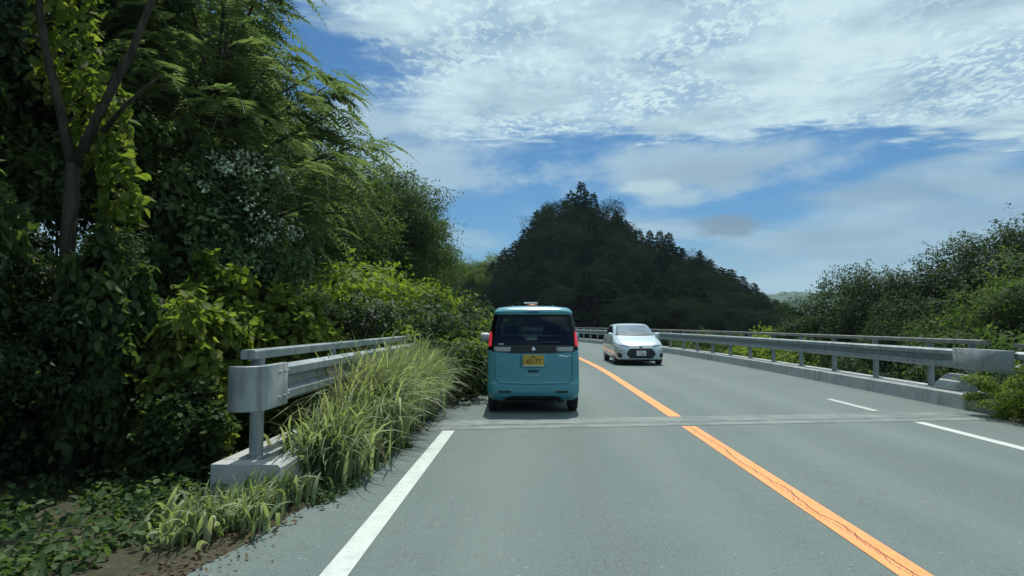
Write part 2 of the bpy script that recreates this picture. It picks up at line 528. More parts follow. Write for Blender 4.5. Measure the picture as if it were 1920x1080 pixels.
def box_geo(x0, x1, y0, y1, z0, z1):
    V = [(x0, y0, z0), (x1, y0, z0), (x1, y1, z0), (x0, y1, z0), (x0, y0, z1), (x1, y0, z1), (x1, y1, z1), (x0, y1, z1)]
    F = [(0, 3, 2, 1), (4, 5, 6, 7), (0, 1, 5, 4), (1, 2, 6, 5), (2, 3, 7, 6), (3, 0, 4, 7)]
    return V, F


def bevel_box(name, x0, x1, y0, y1, z0, z1, bev=0.01, seg=2):
    bm = bmesh.new()
    V, F = box_geo(x0, x1, y0, y1, z0, z1)
    vs = [bm.verts.new(v) for v in V]
    for f in F:
        bm.faces.new([vs[i] for i in f])
    bmesh.ops.bevel(bm, geom=bm.edges[:], offset=bev, segments=seg, affect='EDGES', profile=0.6)
    me = bpy.data.meshes.new(name)
    bm.to_mesh(me); bm.free()
    return me


def tube_geo(path, radii, n=7):
    """tapered tube along a path"""
    V, F = [], []
    path = [Vector(p) for p in path]
    for i, p in enumerate(path):
        d = (path[min(i + 1, len(path) - 1)] - path[max(i - 1, 0)]).normalized()
        a = d.orthogonal().normalized(); b = d.cross(a)
        for k in range(n):
            t = 2 * math.pi * k / n
            V.append(p + (a * math.cos(t) + b * math.sin(t)) * radii[i])
    for i in range(len(path) - 1):
        for k in range(n):
            F.append((i * n + k, i * n + (k + 1) % n, (i + 1) * n + (k + 1) % n, (i + 1) * n + k))
    F.append(tuple(range(n - 1, -1, -1)))
    F.append(tuple((len(path) - 1) * n + k for k in range(n)))
    return V, F


def join_geo(items):
    V, F = [], []
    for v, f in items:
        o = len(V)
        V += list(v)
        F += [tuple(i + o for i in q) for q in f]
    return V, F


# ================================================================== road frame: straight to s = 18 m, then a left bend
BEND, RADIUS = 18.0, 185.0


def rp(s, off, z=0.0):
    if s <= BEND:
        return Vector((off, s, z))
    a = (s - BEND) / RADIUS
    return Vector((-RADIUS + (RADIUS + off) * math.cos(a), BEND + (RADIUS + off) * math.sin(a), z))


def off_of(x, y):
    """signed distance from the road axis, vectorised"""
    x = np.asarray(x, float); y = np.asarray(y, float)
    r = np.sqrt((x + RADIUS) ** 2 + np.maximum(y - BEND, 0) ** 2) - RADIUS
    return np.where(y <= BEND, x, r)


def strip(name, o0, o1, s0, s1, z, step=1.0, smooth=False, edge=None):
    n = max(1, int(round((s1 - s0) / step)))
    V, F = [], []
    for i in range(n + 1):
        s = s0 + (s1 - s0) * i / n
        a, b = (o0, o1) if edge is None else edge(s)
        V += [rp(s, a, z), rp(s, b, z)]
    for i in range(n):
        F.append((2 * i, 2 * i + 1, 2 * i + 3, 2 * i + 2))
    return pymesh(name, V, F)


def sweep(name, prof, s0, s1, step=1.0, cap=True, closed=True, smooth=False):
    """sweep a profile of (off, z) points along the road"""
    n = max(1, int(round((s1 - s0) / step)))
    k = len(prof)
    V, F = [], []
    for i in range(n + 1):
        s = s0 + (s1 - s0) * i / n
        V += [rp(s, o, z) for o, z in prof]
    for i in range(n):
        for j in range(k if closed else k - 1):
            F.append((i * k + j, (i + 1) * k + j, (i + 1) * k + (j + 1) % k, i * k + (j + 1) % k))
    if cap and closed:
        F.append(tuple(range(k)))
        F.append(tuple(n * k + j for j in range(k - 1, -1, -1)))
    me = pymesh(name, V, F, smooth)
    bm = bmesh.new(); bm.from_mesh(me)
    bmesh.ops.recalc_face_normals(bm, faces=bm.faces[:])
    bm.to_mesh(me); bm.free()
    return me


# ================================================================== the ground
def terrain(x, y):
    x = np.asarray(x, float); y = np.asarray(y, float)
    o = off_of(x, y)
    sm = lambda t: np.clip(t, 0, 1) ** 2 * (3 - 2 * np.clip(t, 0, 1))
    bridge = sm((y - 11.0) / 4.0) * sm((75.0 - y) / 18.0)
    z = -0.07 + 0 * x
    z = z - 2.6 * bridge * sm((o + 9.0) / 5.0) * 1.0
    right = sm((o - 8.2) / 5.0)
    z = z - right * 2.2 * sm((y - 2) / 8.0) * (1 - sm((y - 60) / 40.0))
    left = np.clip(-4.2 - o, 0, 60)
    z = z + np.minimum(left * 0.22, 6.0) * (1 - sm((y - 120) / 200.0)) * sm((y + 80) / 60.0)
    z = z + 8.0 * np.exp(-(((x - 8) / 16.0) ** 2 + ((y - 108) / 16.0) ** 2)) * sm((o - 8) / 6.0)
    z = z - 18.0 * sm((np.hypot(x, y) - 140) / 400.0) * (np.abs(o) > 8)
    return z


def make_ground():
    def axis(fine, span, far):
        a = np.arange(-span, span + .01, fine)
        b = np.geomspace(span + 4, far, 26)
        return np.concatenate([-b[::-1], a, b])
    xs = axis(1.25, 45, 3500)
    ys = axis(1.25, 65, 3500) + 50
    gx, gy = np.meshgrid(xs, ys)
    z = terrain(gx, gy)
    rng = np.random.default_rng(5)
    far = np.clip((np.abs(off_of(gx, gy)) - 8.5) / 4, 0, 1)
    z = z + rng.normal(0, 0.08, z.shape) * far
    V = np.stack([gx, gy, z], -1).reshape(-1, 3)
    nx = len(xs); ny = len(ys)
    i = np.arange(ny - 1)[:, None] * nx + np.arange(nx - 1)[None, :]
    F = np.stack([i, i + 1, i + nx + 1, i + nx], -1).reshape(-1, 4)
    structure('ground', npmesh('ground', V, F), 'soil')


make_ground()


def make_far_hills():
    """wooded ridges a kilometre and more away"""
    for name, y0, x0, x1, base, amp, seed in (('far_hills', 1300, -520, 130, -30, 150, 3), ('far_ridge', 1600, 250, 1500, -30, 88, 8)):
        rng = np.random.default_rng(seed)
        nx, ny = 150, 16
        xs = np.linspace(x0, x1, nx)
        t = np.linspace(0, 1, ny)
        prof = np.zeros(nx)
        for k in range(1, 7):
            prof += np.sin(xs / (x1 - x0) * math.pi * 2 * k * 1.3 + rng.uniform(0, 6)) / k ** 1.2
        prof = (prof - prof.min()) / (prof.max() - prof.min())
        h = amp * (0.72 + 0.28 * prof) * np.sin(np.clip((xs - x0) / (x1 - x0), 0, 1) * math.pi) ** 0.35
        gx = np.repeat(xs[None], ny, 0)
        gy = y0 + t[:, None] * 700 - 250 * np.ones((1, nx))
        gz = base + (h[None] + 30) * np.sin(t * math.pi)[:, None] ** 0.8
        gz = gz + rng.normal(0, 2.4, gz.shape) * (np.sin(t * math.pi)[:, None])
        V = np.stack([gx, gy, gz], -1).reshape(-1, 3)
        i = np.arange(ny - 1)[:, None] * nx + np.arange(nx - 1)[None, :]
        F = np.stack([i, i + 1, i + nx + 1, i + nx], -1).reshape(-1, 4)
        structure(name, npmesh(name, V, F), 'wooded_slope')


make_far_hills()


# ================================================================== road, joint, markings, kerbs
def make_road():
    rng = np.random.default_rng(1)
    w = np.cumsum(rng.normal(0, 0.03, 400)); w -= np.linspace(w[0], w[-1], 400)

    def edge(s):
        i = int((s + 40) * 2) % 400
        l = -2.08 + 0.25 * max(-1, min(1, w[i]))
        return (l if s < 9.3 else -1.98), (7.0 if s < 10.4 else 7.14)
    structure('road', strip('road', 0, 0, -40, 230, 0.0, 0.5, edge=edge), 'asphalt')
    # bridge deck slab under the asphalt
    structure('bridge_deck', sweep('bridge_deck', [(-2.7, -0.72), (-2.7, -0.035), (7.7, -0.035), (7.7, -0.72)], 11.6, 72, 1.5), 'concrete')

    # expansion joint, slightly askew
    sk = 0.15
    jt = thing('expansion_joint', 'pale concrete and steel expansion joint crossing the road', 'road joint', (0, 9.6, 0))

    def band(name, d0, d1, mat, z, lab=None):
        V, F = [], []
        n = 24
        for i in range(n + 1):
            o = -1.9 + (6.75 + 1.9) * i / n
            V += [(o, d0 + sk * o, z), (o, d1 + sk * o, z)]
        for i in range(n):
            F.append((2 * i, 2 * i + 2, 2 * i + 3, 2 * i + 1))
        return part(name, pymesh(name, V, F), mat, jt, lab)
    band('concrete_header', -0.44, -0.16, 'joint_concrete', 0.004)
    band('steel_edge', -0.16, -0.10, 'joint_steel', 0.006)
    band('rubber_seal', -0.10, -0.065, 'black_trim', 0.002)
    band('steel_edge', -0.065, 0.0, 'joint_steel', 0.006)
    band('concrete_header', 0.0, 0.44, 'joint_concrete', 0.004)

    def j0(o): return 9.6 - 0.52 + sk * o
    def j1(o): return 9.6 + 0.46 + sk * o

    # painted lines
    structure('white_edge_line', strip('white_edge_line', -1.21, -1.05, -30, j0(-1.13), 0.004), 'white_paint', 'white painted line along the left road edge')
    structure('white_edge_line', strip('white_edge_line', 5.51, 5.66, -30, j0(5.58), 0.004), 'white_paint', 'white painted line along the right road edge')
    structure('white_edge_line', strip('white_edge_line', 5.54, 5.67, j1(5.6) + 0.25, 12.9, 0.004), 'worn_white_paint', 'short worn white line on the bridge')
    structure('orange_centre_line', strip('orange_centre_line', 2.06, 2.255, -30, j0(2.16), 0.004), 'orange_paint', 'cracked orange centre line before the joint')
    structure('orange_centre_line', strip('orange_centre_line', 2.08, 2.275, j1(2.16), 170, 0.004), 'orange_paint', 'orange centre line on the bridge')

    # kerbs: cast in lengths with open joints
    def kerb_run(name, label, o_face, o_back, h, s0, s1, first):
        kt = thing(name, label, 'kerb', rp(s0, o_face))
        sgn = 1 if o_back > o_face else -1
        s = s0
        ln = first
        while s < s1 - 0.5:
            e = min(s + ln, s1)
            prof = [(o_face, -0.05), (o_face + sgn * 0.02, h - 0.025), (o_face + sgn * 0.045, h), (o_back, h), (o_back, -0.3)]
            prof = [(a, b) for a, b in prof]
            me = sweep('kerb_stone', prof, s + 0.006, e - 0.006, 1.0)
            o = part('kerb_stone', me, 'concrete', kt)
            o.matrix_parent_inverse = Matrix.Translation(-kt.location)
            s = e; ln = 5.0
    kerb_run('bridge_kerb', 'low pale concrete kerb under the right hand bridge railing', 7.12, 7.66, 0.27, 11.3, 74, 5.2)
    kerb_run('bridge_kerb', 'pale concrete kerb end half hidden by grass under left railing', -1.98, -2.56, 0.31, 5.25, 74, 6.0)


make_road()


# ================================================================== railings
def wbeam(o_face, sgn, zc, hh=0.165, depth=0.085):
    """closed W section; o_face is the most forward point, sgn points away from the road"""
    pts = [(0.055, hh), (0.0, hh * 0.80), (0.0, hh * 0.42), (depth, hh * 0.18), (depth, -hh * 0.18), (0.0, -hh * 0.42), (0.0, -hh * 0.80), (0.055, -hh)]
    f = [(o_face + sgn * a, zc + b) for a, b in pts]
    bk = [(o_face + sgn * (a + 0.008), zc + b * 0.985) for a, b in pts][::-1]
    return f + bk


def fix_inv(o, root):
    o.matrix_parent_inverse = Matrix.Translation(-Vector(root.location))
    return o


def bolt_mesh():
    V, F = [], []
    n = 8
    for r, d in ((0.016, 0.0), (0.016, 0.008), (0.010, 0.013)):
        for k in range(n):
            t = 2 * math.pi * k / n
            V.append((d, r * math.cos(t), r * math.sin(t)))
    for i in range(2):
        for k in range(n):
            F.append((i * n + k, i * n + (k + 1) % n, (i + 1) * n + (k + 1) % n, (i + 1) * n + k))
    F.append(tuple(2 * n + k for k in range(n)))
    return pymesh('bolt', V, F)


BOLT = bolt_mesh()


def railing(label, sgn, o_beam, o_post, z_beam, z_bar, kerb_h, posts, s0, s1, bar_s, steel, bar_mat):
    root = thing('bridge_railing', label, 'railing', rp(s0, o_post, kerb_h))
    beam = fix_inv(part('beam', sweep('beam', wbeam(o_beam, sgn, z_beam), s0, s1, 1.0), steel, root), root)
    b0, b1 = bar_s
    bar = fix_inv(part('top_bar', sweep('top_bar', [(o_post - 0.06, z_bar - 0.035), (o_post - 0.06, z_bar + 0.03), (o_post - 0.05, z_bar + 0.04), (o_post + 0.05, z_bar + 0.04), (o_post + 0.06, z_bar + 0.03), (o_post + 0.06, z_bar - 0.035)], b0, b1, 1.0), bar_mat, root), root)
    hw = 0.06
    for i, s in enumerate(posts):
        top = z_bar - 0.036
        p = rp(s, o_post)
        V, F = tube_geo([(p.x, p.y, kerb_h - 0.01), (p.x, p.y, top)], [0.058, 0.058], 10)
        po = fix_inv(part('post', pymesh('post', V, F, False), steel, root), root)
        V, F = box_geo(p.x - 0.10, p.x + 0.10, p.y - 0.10, p.y + 0.10, kerb_h, kerb_h + 0.014)
        fix_inv(part('base_plate', pymesh('base_plate', V, F), steel, root), root)
        # spacer behind the beam
        a = rp(s, o_beam + sgn * 0.096); b = rp(s, o_post - sgn * 0.05)
        V, F = box_geo(min(a.x, b.x), max(a.x, b.x), p.y - 0.045, p.y + 0.045, z_beam - 0.09, z_beam + 0.09)
        fix_inv(part('bracket', pymesh('bracket', V, F), steel, root), root)
        # lapped joint of the beam, every second post
        if i % 2 == 1 or i < 2:
            sp = sweep('splice', wbeam(o_beam - sgn * 0.006, sgn, z_beam, 0.168, 0.084), s - 0.05, s + 0.27, 0.32)
            fix_inv(part('splice', sp, steel, root), root)
            if i < 7:
                for ds in (0.02, 0.20):
                    for dz in (0.10, -0.10):
                        q = rp(s + ds, o_beam - sgn * 0.006, z_beam + dz)
                        bo = part('bolt', BOLT, steel, beam)
                        bo.rotation_euler = (0, 0, math.pi if sgn > 0 else 0)
                        bo.location = q - Vector(root.location)
                        bo.matrix_parent_inverse = Matrix.Translation(Vector(root.location)) @ Matrix.Identity(4)
    return root


def end_sheet(root, o_face, sgn, z0, z1, s0, s1, wrap):
    """plain curved cover sheet over the beam end; wrap turns its near end away from the road"""
    pts = []
    if wrap:
        for k in range(9):
            t = math.pi / 2 * k / 8
            pts.append((s0 + 0.14 * (1 - math.sin(t)), o_face + sgn * (0.20 * (1 - math.sin(t)) ** 1.0 + 0.0)))
        cx = []
        R = 0.16
        for k in range(10):
            t = math.pi * (1.0 - 0.5 * k / 9)
            cx.append((s0 + R + R * math.cos(t), o_face + sgn * (R - R * math.sin(t))))
        pts = [(s0, o_face + sgn * 0.24)] + cx
    else:
        pts = [(s0, o_face)]
    pts.append((s1, o_face))
    V, F = [], []
    h = (z1 - z0)
    prof = [(0.05, z0), (0.004, z0), (0.0, z0 + 0.004), (0.0, z1 - 0.004), (0.004, z1), (0.05, z1)]
    n = len(pts); k = len(prof)
    for i, (s, o) in enumerate(pts):
        a = Vector(pts[max(i - 1, 0)]); b = Vector(pts[min(i + 1, n - 1)])
        d = (b - a).normalized()
        nrm = Vector((d.y, -d.x)) * (1 if sgn > 0 else -1)      # (s, off) inward normal
        nrm = Vector((-d.y, d.x)) if sgn > 0 else Vector((d.y, -d.x))
        for q, z in prof:
            V.append(rp(s + nrm.x * q, o + nrm.y * q, z))
    for i in range(n - 1):
        for j in range(k - 1):
            F.append((i * k + j, (i + 1) * k + j, (i + 1) * k + j + 1, i * k + j + 1))
    me = pymesh('end_sheet', V, F, True)
    me.set_sharp_from_angle(angle=rad(35))
    sh = fix_inv(part('end_sheet', me, 'galvanised_steel', root), root)
    mod = sh.modifiers.new('solid', 'SOLIDIFY'); mod.thickness = 0.005; mod.offset = 0
    for ds in (s1 - 0.07, s1 - 0.19):
        for z in (z0 + 0.07, z1 - 0.07):
            bo = part('bolt', BOLT, 'galvanised_steel', sh)
            bo.rotation_euler = (0, 0, math.pi if sgn > 0 else 0)
            bo.location = rp(ds, o_face - sgn * 0.002, z) - Vector(root.location)
            bo.matrix_parent_inverse = Matrix.Translation(Vector(root.location))
    return sh


r_posts = [12.75 + 2.0 * k for k in range(30)]
rr = railing('galvanised bridge railing along the right side of the road', 1, 7.24, 7.44, 0.83, 1.12, 0.27, [11.55] + r_posts, 11.5, 73.5, (11.2, 73.5), 'galvanised_steel', 'weathered_steel')
end_sheet(rr, 7.22, 1, 0.665, 1.015, 10.25, 11.72, False)
l_posts = [5.55 + 2.0 * k for k in range(30)]
lr = railing('galvanised bridge railing with a rounded end behind the tall grass', -1, -2.14, -2.32, 0.915, 1.17, 0.31, l_posts, 5.4, 66, (5.35, 66), 'galvanised_steel', 'galvanised_steel')
end_sheet(lr, -2.12, -1, 0.74, 1.09, 5.1, 5.70, True)


def approach_rail():
    root = thing('guardrail', 'approach guardrail at the right edge above the roadside bush', 'guardrail', (7.44, 4.0, 0))
    fix_inv(part('beam', sweep('beam', wbeam(7.26, 1, 0.84), -6, 10.32, 1.0), 'galvanised_steel', root), root)
    fix_inv(part('top_bar', sweep('top_bar', [(7.38, 1.06), (7.38, 1.12), (7.5, 1.12), (7.5, 1.06)], -6, 10.5, 1.0), 'weathered_steel', root), root)
    for s in (-4, -2, 0, 2, 4, 6, 8, 9.9):
        V, F = tube_geo([(7.44, s, -0.1), (7.44, s, 1.058)], [0.058, 0.058], 10)
        fix_inv(part('post', pymesh('post', V, F), 'galvanised_steel', root), root)


approach_rail()


def wedge_block():
    """small bevelled concrete block standing on the kerb by the first post"""
    root = thing('concrete_block', 'small pale block with sloping front standing on right kerb end', 'block', (7.40, 12.02, 0.27))
    V = [(-0.16, -0.3, 0), (0.16, -0.3, 0), (0.16, 0.3, 0), (-0.16, 0.3, 0),
         (-0.16, -0.3, 0.09), (0.16, -0.3, 0.27), (0.16, 0.3, 0.27), (-0.16, 0.3, 0.09), (0.06, -0.3, 0.27), (0.06, 0.3, 0.27)]
    F = [(0, 3, 2, 1), (0, 1, 5, 8, 4), (3, 7, 9, 6, 2), (0, 4, 7, 3), (1, 2, 6, 5), (4, 8, 9, 7), (8, 5, 6, 9)]
    me = pymesh('block_body', V, F)
    bm = bmesh.new(); bm.from_mesh(me)
    bmesh.ops.bevel(bm, geom=bm.edges[:], offset=0.012, segments=2, affect='EDGES')
    bm.to_mesh(me); bm.free()
    part('block_body', me, 'concrete', root)


wedge_block()

# ================================================================== cars
def plan_loop(hw, y0, y1, rx0, ry0, rx1, ry1, bow0=0.0, bow1=0.0, ncap=7, ncor=7, nside=22):
    """closed outline of a car at one height, y0 end first; corners are quarter ellipses, end faces bow outwards"""
    half = []
    rx0 = min(rx0, hw * 0.95); rx1 = min(rx1, hw * 0.95)
    L = y1 - y0
    ry0 = min(ry0, L * 0.45); ry1 = min(ry1, L * 0.45)
    b0 = lambda x: y0 + bow0 * (x / hw) ** 2
    b1 = lambda x: y1 - bow1 * (x / hw) ** 2
    for i in range(ncap):
        x = (hw - rx0) * i / ncap
        half.append((x, b0(x)))
    yb = b0(hw - rx0)
    for i in range(ncor):
        t = math.pi / 2 * i / ncor
        half.append((hw - rx0 + rx0 * math.sin(t), yb + ry0 * (1 - math.cos(t))))
    ye = b1(hw - rx1)
    for i in range(nside):
        t = i / nside
        half.append((hw, (yb + ry0) * (1 - t) + (ye - ry1) * t))
    for i in range(ncor):
        t = math.pi / 2 * i / ncor
        half.append((hw - rx1 + rx1 * math.cos(t), ye - ry1 + ry1 * math.sin(t)))
    for i in range(ncap + 1):
        x = (hw - rx1) * (1 - i / ncap)
        half.append((x, b1(x)))
    other = [(-x, y) for x, y in half[1:-1]][::-1]
    return half + other


def slice_mesh(name, rows, nz, caps=(True, True)):
    """rows: dict-like tuples (z, hw, y0, y1, rx0, ry0, rx1, ry1, bow0, bow1); smooth interpolation between them"""
    R = np.array(rows, float)
    zs = np.concatenate([np.linspace(R[i, 0], R[i + 1, 0], nz, endpoint=False) for i in range(len(R) - 1)] + [[R[-1, 0]]])

    def pchip(x, xp, fp):
        h = np.diff(xp); d = np.diff(fp) / h
        m = np.zeros_like(fp)
        m[0], m[-1] = d[0], d[-1]
        for i in range(1, len(fp) - 1):
            if d[i - 1] * d[i] > 0:
                w1 = 2 * h[i] + h[i - 1]; w2 = h[i] + 2 * h[i - 1]
                m[i] = (w1 + w2) / (w1 / d[i - 1] + w2 / d[i])
        i = np.clip(np.searchsorted(xp, x) - 1, 0, len(xp) - 2)
        t = (x - xp[i]) / h[i]
        return (fp[i] * (1 + 2 * t) * (1 - t) ** 2 + m[i] * h[i] * t * (1 - t) ** 2 + fp[i + 1] * t * t * (3 - 2 * t) + m[i + 1] * h[i] * t * t * (t - 1))
    T = np.stack([pchip(zs, R[:, 0], R[:, c]) for c in range(1, R.shape[1])], 1)
    loops = [[(x, y, z) for x, y in plan_loop(*t)] for z, t in zip(zs, T)]
    return loops


def loops_mesh(name, loops, cap_lo=True, cap_hi=True, smooth=True, crown=None):
    k = len(loops[0])
    loops = list(loops)
    if crown:
        last = loops[-1]
        cx = 0.0; cy = sum(p[1] for p in last) / k; z0 = last[0][2]
        for f in (0.94, 0.86, 0.74, 0.58, 0.4, 0.2, 0.05):
            loops.append([(p[0] * f, cy + (p[1] - cy) * f, z0 + crown * (1 - f ** 2.6)) for p in last])
    V = [p for l in loops for p in l]
    F = []
    for i in range(len(loops) - 1):
        for j in range(k):
            F.append((i * k + j, i * k + (j + 1) % k, (i + 1) * k + (j + 1) % k, (i + 1) * k + j))
    if cap_lo:
        F.append(tuple(range(k - 1, -1, -1)))
    if cap_hi:
        F.append(tuple((len(loops) - 1) * k + j for j in range(k)))
    return pymesh(name, V, F, smooth)


def boolean_cut(me, cutter_V, cutter_F):
    a = bpy.data.objects.new('cut_a', me); b = bpy.data.objects.new('cut_b', pymesh('cut_b', cutter_V, cutter_F))
    COL.objects.link(a); COL.objects.link(b)
    md = a.modifiers.new('b', 'BOOLEAN'); md.operation = 'DIFFERENCE'; md.object = b; md.solver = 'EXACT'
    dg = bpy.context.evaluated_depsgraph_get()
    out = bpy.data.meshes.new_from_object(a.evaluated_get(dg))
    bpy.data.objects.remove(a); bpy.data.objects.remove(b)
    return out


def cyl_x(x0, x1, y, z, r, n=28):
    V, F = [], []
    for x in (x0, x1):
        for k in range(n):
            t = 2 * math.pi * k / n
            V.append((x, y + r * math.cos(t), z + r * math.sin(t)))
    for k in range(n):
        F.append((k, (k + 1) % n, n + (k + 1) % n, n + k))
    F.append(tuple(range(n - 1, -1, -1))); F.append(tuple(n + k for k in range(n)))
    return V, [tuple(reversed(f)) for f in F]


class Car:
    def __init__(self, root, bvh):
        self.root, self.bvh = root, bvh

    def cast(self, o, d, fb=None):
        h = self.bvh.ray_cast(Vector(o), Vector(d))
        return h[0] if h[0] is not None else None

    def patch(self, name, mat, rows, axis, lift=0.006, deep=0.02, nu=10, parent=None, label=None, tilt=None):
        """a panel laid on the body. rows: (v, u0, u1) lines in the view along axis; axis '+y', '-y', '+x', '-x'"""
        nv = len(rows)
        d = {'+y': Vector((0, 1, 0)), '-y': Vector((0, -1, 0)), '+x': Vector((1, 0, 0)), '-x': Vector((-1, 0, 0))}[axis]
        if tilt:
            d = Vector(tilt).normalized()
        top, bot = [], []
        last = None
        for v, u0, u1 in rows:
            for i in range(nu + 1):
                u = u0 + (u1 - u0) * i / nu
                p = Vector((u, 0, v)) if axis[1] == 'y' else Vector((0, u, v))
                # start well outside the body along -d
                o = p - d * 8.0 if not tilt else p - d * (8.0)
                h = self.bvh.ray_cast(o, d)
                if h[0] is None:
                    q = Vector(last) if last is not None else p
                    q = Vector((p.x, q.y, p.z)) if axis[1] == 'y' else Vector((q.x, p.y, p.z))
                    n = -d
                else:
                    q, n = h[0], h[1]
                    if n.dot(d) > 0:
                        n = -n
                last = q
                top.append(q + n * lift)
                bot.append(q - n * deep)
        V = top + bot
        w = nu + 1; N = len(top)
        F = []
        for j in range(nv - 1):
            for i in range(nu):
                F.append((j * w + i, j * w + i + 1, (j + 1) * w + i + 1, (j + 1) * w + i))
        rim = [j for j in range(w)] + [j * w + nu for j in range(1, nv)] + [(nv - 1) * w + i for i in range(nu - 1, -1, -1)] + [j * w for j in range(nv - 2, 0, -1)]
        for a, b in zip(rim, rim[1:] + rim[:1]):
            F.append((a, a + N, b + N, b))
        me = pymesh(name, V, F)
        bm = bmesh.new(); bm.from_mesh(me); bmesh.ops.recalc_face_normals(bm, faces=bm.faces[:]); bm.to_mesh(me); bm.free()
        me.polygons.foreach_set('use_smooth', [i < (nv - 1) * nu for i in range(len(me.polygons))])
        return part(name, me, mat, parent or self.root, label)

    def line(self, name, mat, pts, axis, w=0.008, lift=0.002, sub=8, parent=None):
        """thin strip along a polyline on the body"""
        d = {'+y': Vector((0, 1, 0)), '-y': Vector((0, -1, 0)), '+x': Vector((1, 0, 0)), '-x': Vector((-1, 0, 0))}[axis]
        P = []
        for (a, b) in zip(pts[:-1], pts[1:]):
            for i in range(sub):
                t = i / sub
                P.append((a[0] * (1 - t) + b[0] * t, a[1] * (1 - t) + b[1] * t))
        P.append(pts[-1])
        V, F = [], []
        for i, p in enumerate(P):
            a = Vector(P[max(i - 1, 0)]); b = Vector(P[min(i + 1, len(P) - 1)])
            t = (b - a).normalized(); n2 = Vector((-t.y, t.x)) * w / 2
            for s in (1, -1):
                u, v = p[0] + s * n2.x, p[1] + s * n2.y
                q = Vector((u, 0, v)) if axis[1] == 'y' else Vector((0, u, v))
                h = self.bvh.ray_cast(q - d * 8, d)
                if h[0] is None:
                    V.append(V[-2] if len(V) > 1 else q)
                else:
                    n = h[1] if h[1].dot(d) < 0 else -h[1]
                    V.append(h[0] + n * lift)
        for i in range(len(P) - 1):
            F.append((2 * i, 2 * i + 1, 2 * i + 3, 2 * i + 2))
        return part(name, pymesh(name, V, F), mat, parent or self.root)


def lathe_x(prof, n=32):
    """profile of (x, r) turned round the x axis"""
    V, F = [], []
    k = len(prof)
    for i in range(n):
        t = 2 * math.pi * i / n
        for x, r in prof:
            V.append((x, r * math.cos(t), r * math.sin(t)))
    for i in range(n):
        for j in range(k - 1):
            a = i * k + j; b = ((i + 1) % n) * k + j
            F.append((a, b, b + 1, a + 1))
    return V, F


def wheel(root, x, y, r, w, side):
    e = bpy.data.objects.new('wheel', None); link(e, root)
    e.location = (x, y, r)
    h = w / 2
    tp = [(-h * 0.8, r * 0.62), (-h, r * 0.74), (-h * 0.98, r * 0.90), (-h * 0.80, r * 0.975), (-h * 0.3, r), (h * 0.3, r), (h * 0.80, r * 0.975), (h * 0.98, r * 0.90), (h, r * 0.74), (h * 0.8, r * 0.62)]
    V, F = lathe_x(tp)
    part('tyre', pymesh('tyre', V, F, True), 'tyre_rubber', e)
    s = side
    rp_ = [(s * h * 0.84, r * 0.66), (s * h * 0.80, r * 0.60), (s * h * 0.45, r * 0.56), (s * h * 0.40, r * 0.22), (s * h * 0.62, r * 0.16), (s * h * 0.64, 0.0)]
    V, F = lathe_x(rp_)
    it = [(V, F)]
    for k in range(7):
        a = 2 * math.pi * k / 7
        bx = [s * h * 0.46, s * h * 0.70]
        ca, sa = math.cos(a), math.sin(a)
        q = []
        for xx in bx:
            for rr_, tt in ((r * 0.14, 0.030), (r * 0.14, -0.030), (r * 0.61, -0.018), (r * 0.61, 0.018)):
                q.append((xx, rr_ * ca - tt * sa, rr_ * sa + tt * ca))
        it.append((q, [(0, 1, 2, 3), (4, 7, 6, 5), (0, 4, 5, 1), (1, 5, 6, 2), (2, 6, 7, 3), (3, 7, 4, 0)]))
    V, F = join_geo(it)
    part('rim', pymesh('rim', V, F), 'rim_metal', e)


def text_mesh(txt, size, depth=0.002):
    c = bpy.data.curves.new('lettering', 'FONT')
    c.body = txt; c.size = size; c.extrude = depth; c.align_x = 'CENTER'; c.align_y = 'CENTER'
    o = bpy.data.objects.new('lettering', c); COL.objects.link(o)
    dg = bpy.context.evaluated_depsgraph_get()
    me = bpy.data.meshes.new_from_object(o.evaluated_get(dg))
    bpy.data.objects.remove(o); bpy.data.curves.remove(c)
    return me


def number_plate(root, x, y, z, face, plate, ink, upper, lower, lean=0.0):
    """face = -1: reads when seen from -y"""
    pl = part('number_plate', bevel_box('number_plate', -0.165, 0.165, -0.006, 0.006, -0.0825, 0.0825, 0.004, 1), plate, root)
    pl.location = (x, y, z)
    pl.rotation_euler = (lean, 0, 0)
    for txt, size, dz in ((upper, 0.045, 0.048), (lower, 0.105, -0.022)):
        me = text_mesh(txt, size)
        t = part('plate_digits', me, ink, pl)
        t.location = (0, -0.0075, dz)
        t.rotation_euler = (rad(90), 0, 0)
    return pl


def mirror(root, sx, y, z, hw, mat):
    e = part('side_mirror', loops_mesh('side_mirror', [
        [(sx * (hw + 0.02 + 0.5 * 0.19 + 0.095 * math.cos(t) * k), y + 0.085 * math.sin(t) * k2, z + dz) for t in [2 * math.pi * i / 14 for i in range(14)]]
        for dz, k, k2 in ((-0.085, 0.6, 0.6), (-0.07, 0.9, 0.85), (-0.02, 1.0, 1.0), (0.04, 1.0, 1.0), (0.075, 0.9, 0.8), (0.09, 0.55, 0.5))]), mat, root)
    V, F = tube_geo([(sx * (hw - 0.12), y + 0.02, z - 0.07), (sx * (hw + 0.05), y, z - 0.05)], [0.022, 0.022], 8)
    part('mirror_arm', pymesh('mirror_arm', V, F), 'black_trim', e)
    V, F = box_geo(sx * (hw + 0.115) - 0.07, sx * (hw + 0.115) + 0.07, y - 0.086, y - 0.08, z - 0.055, z + 0.06)
    return e


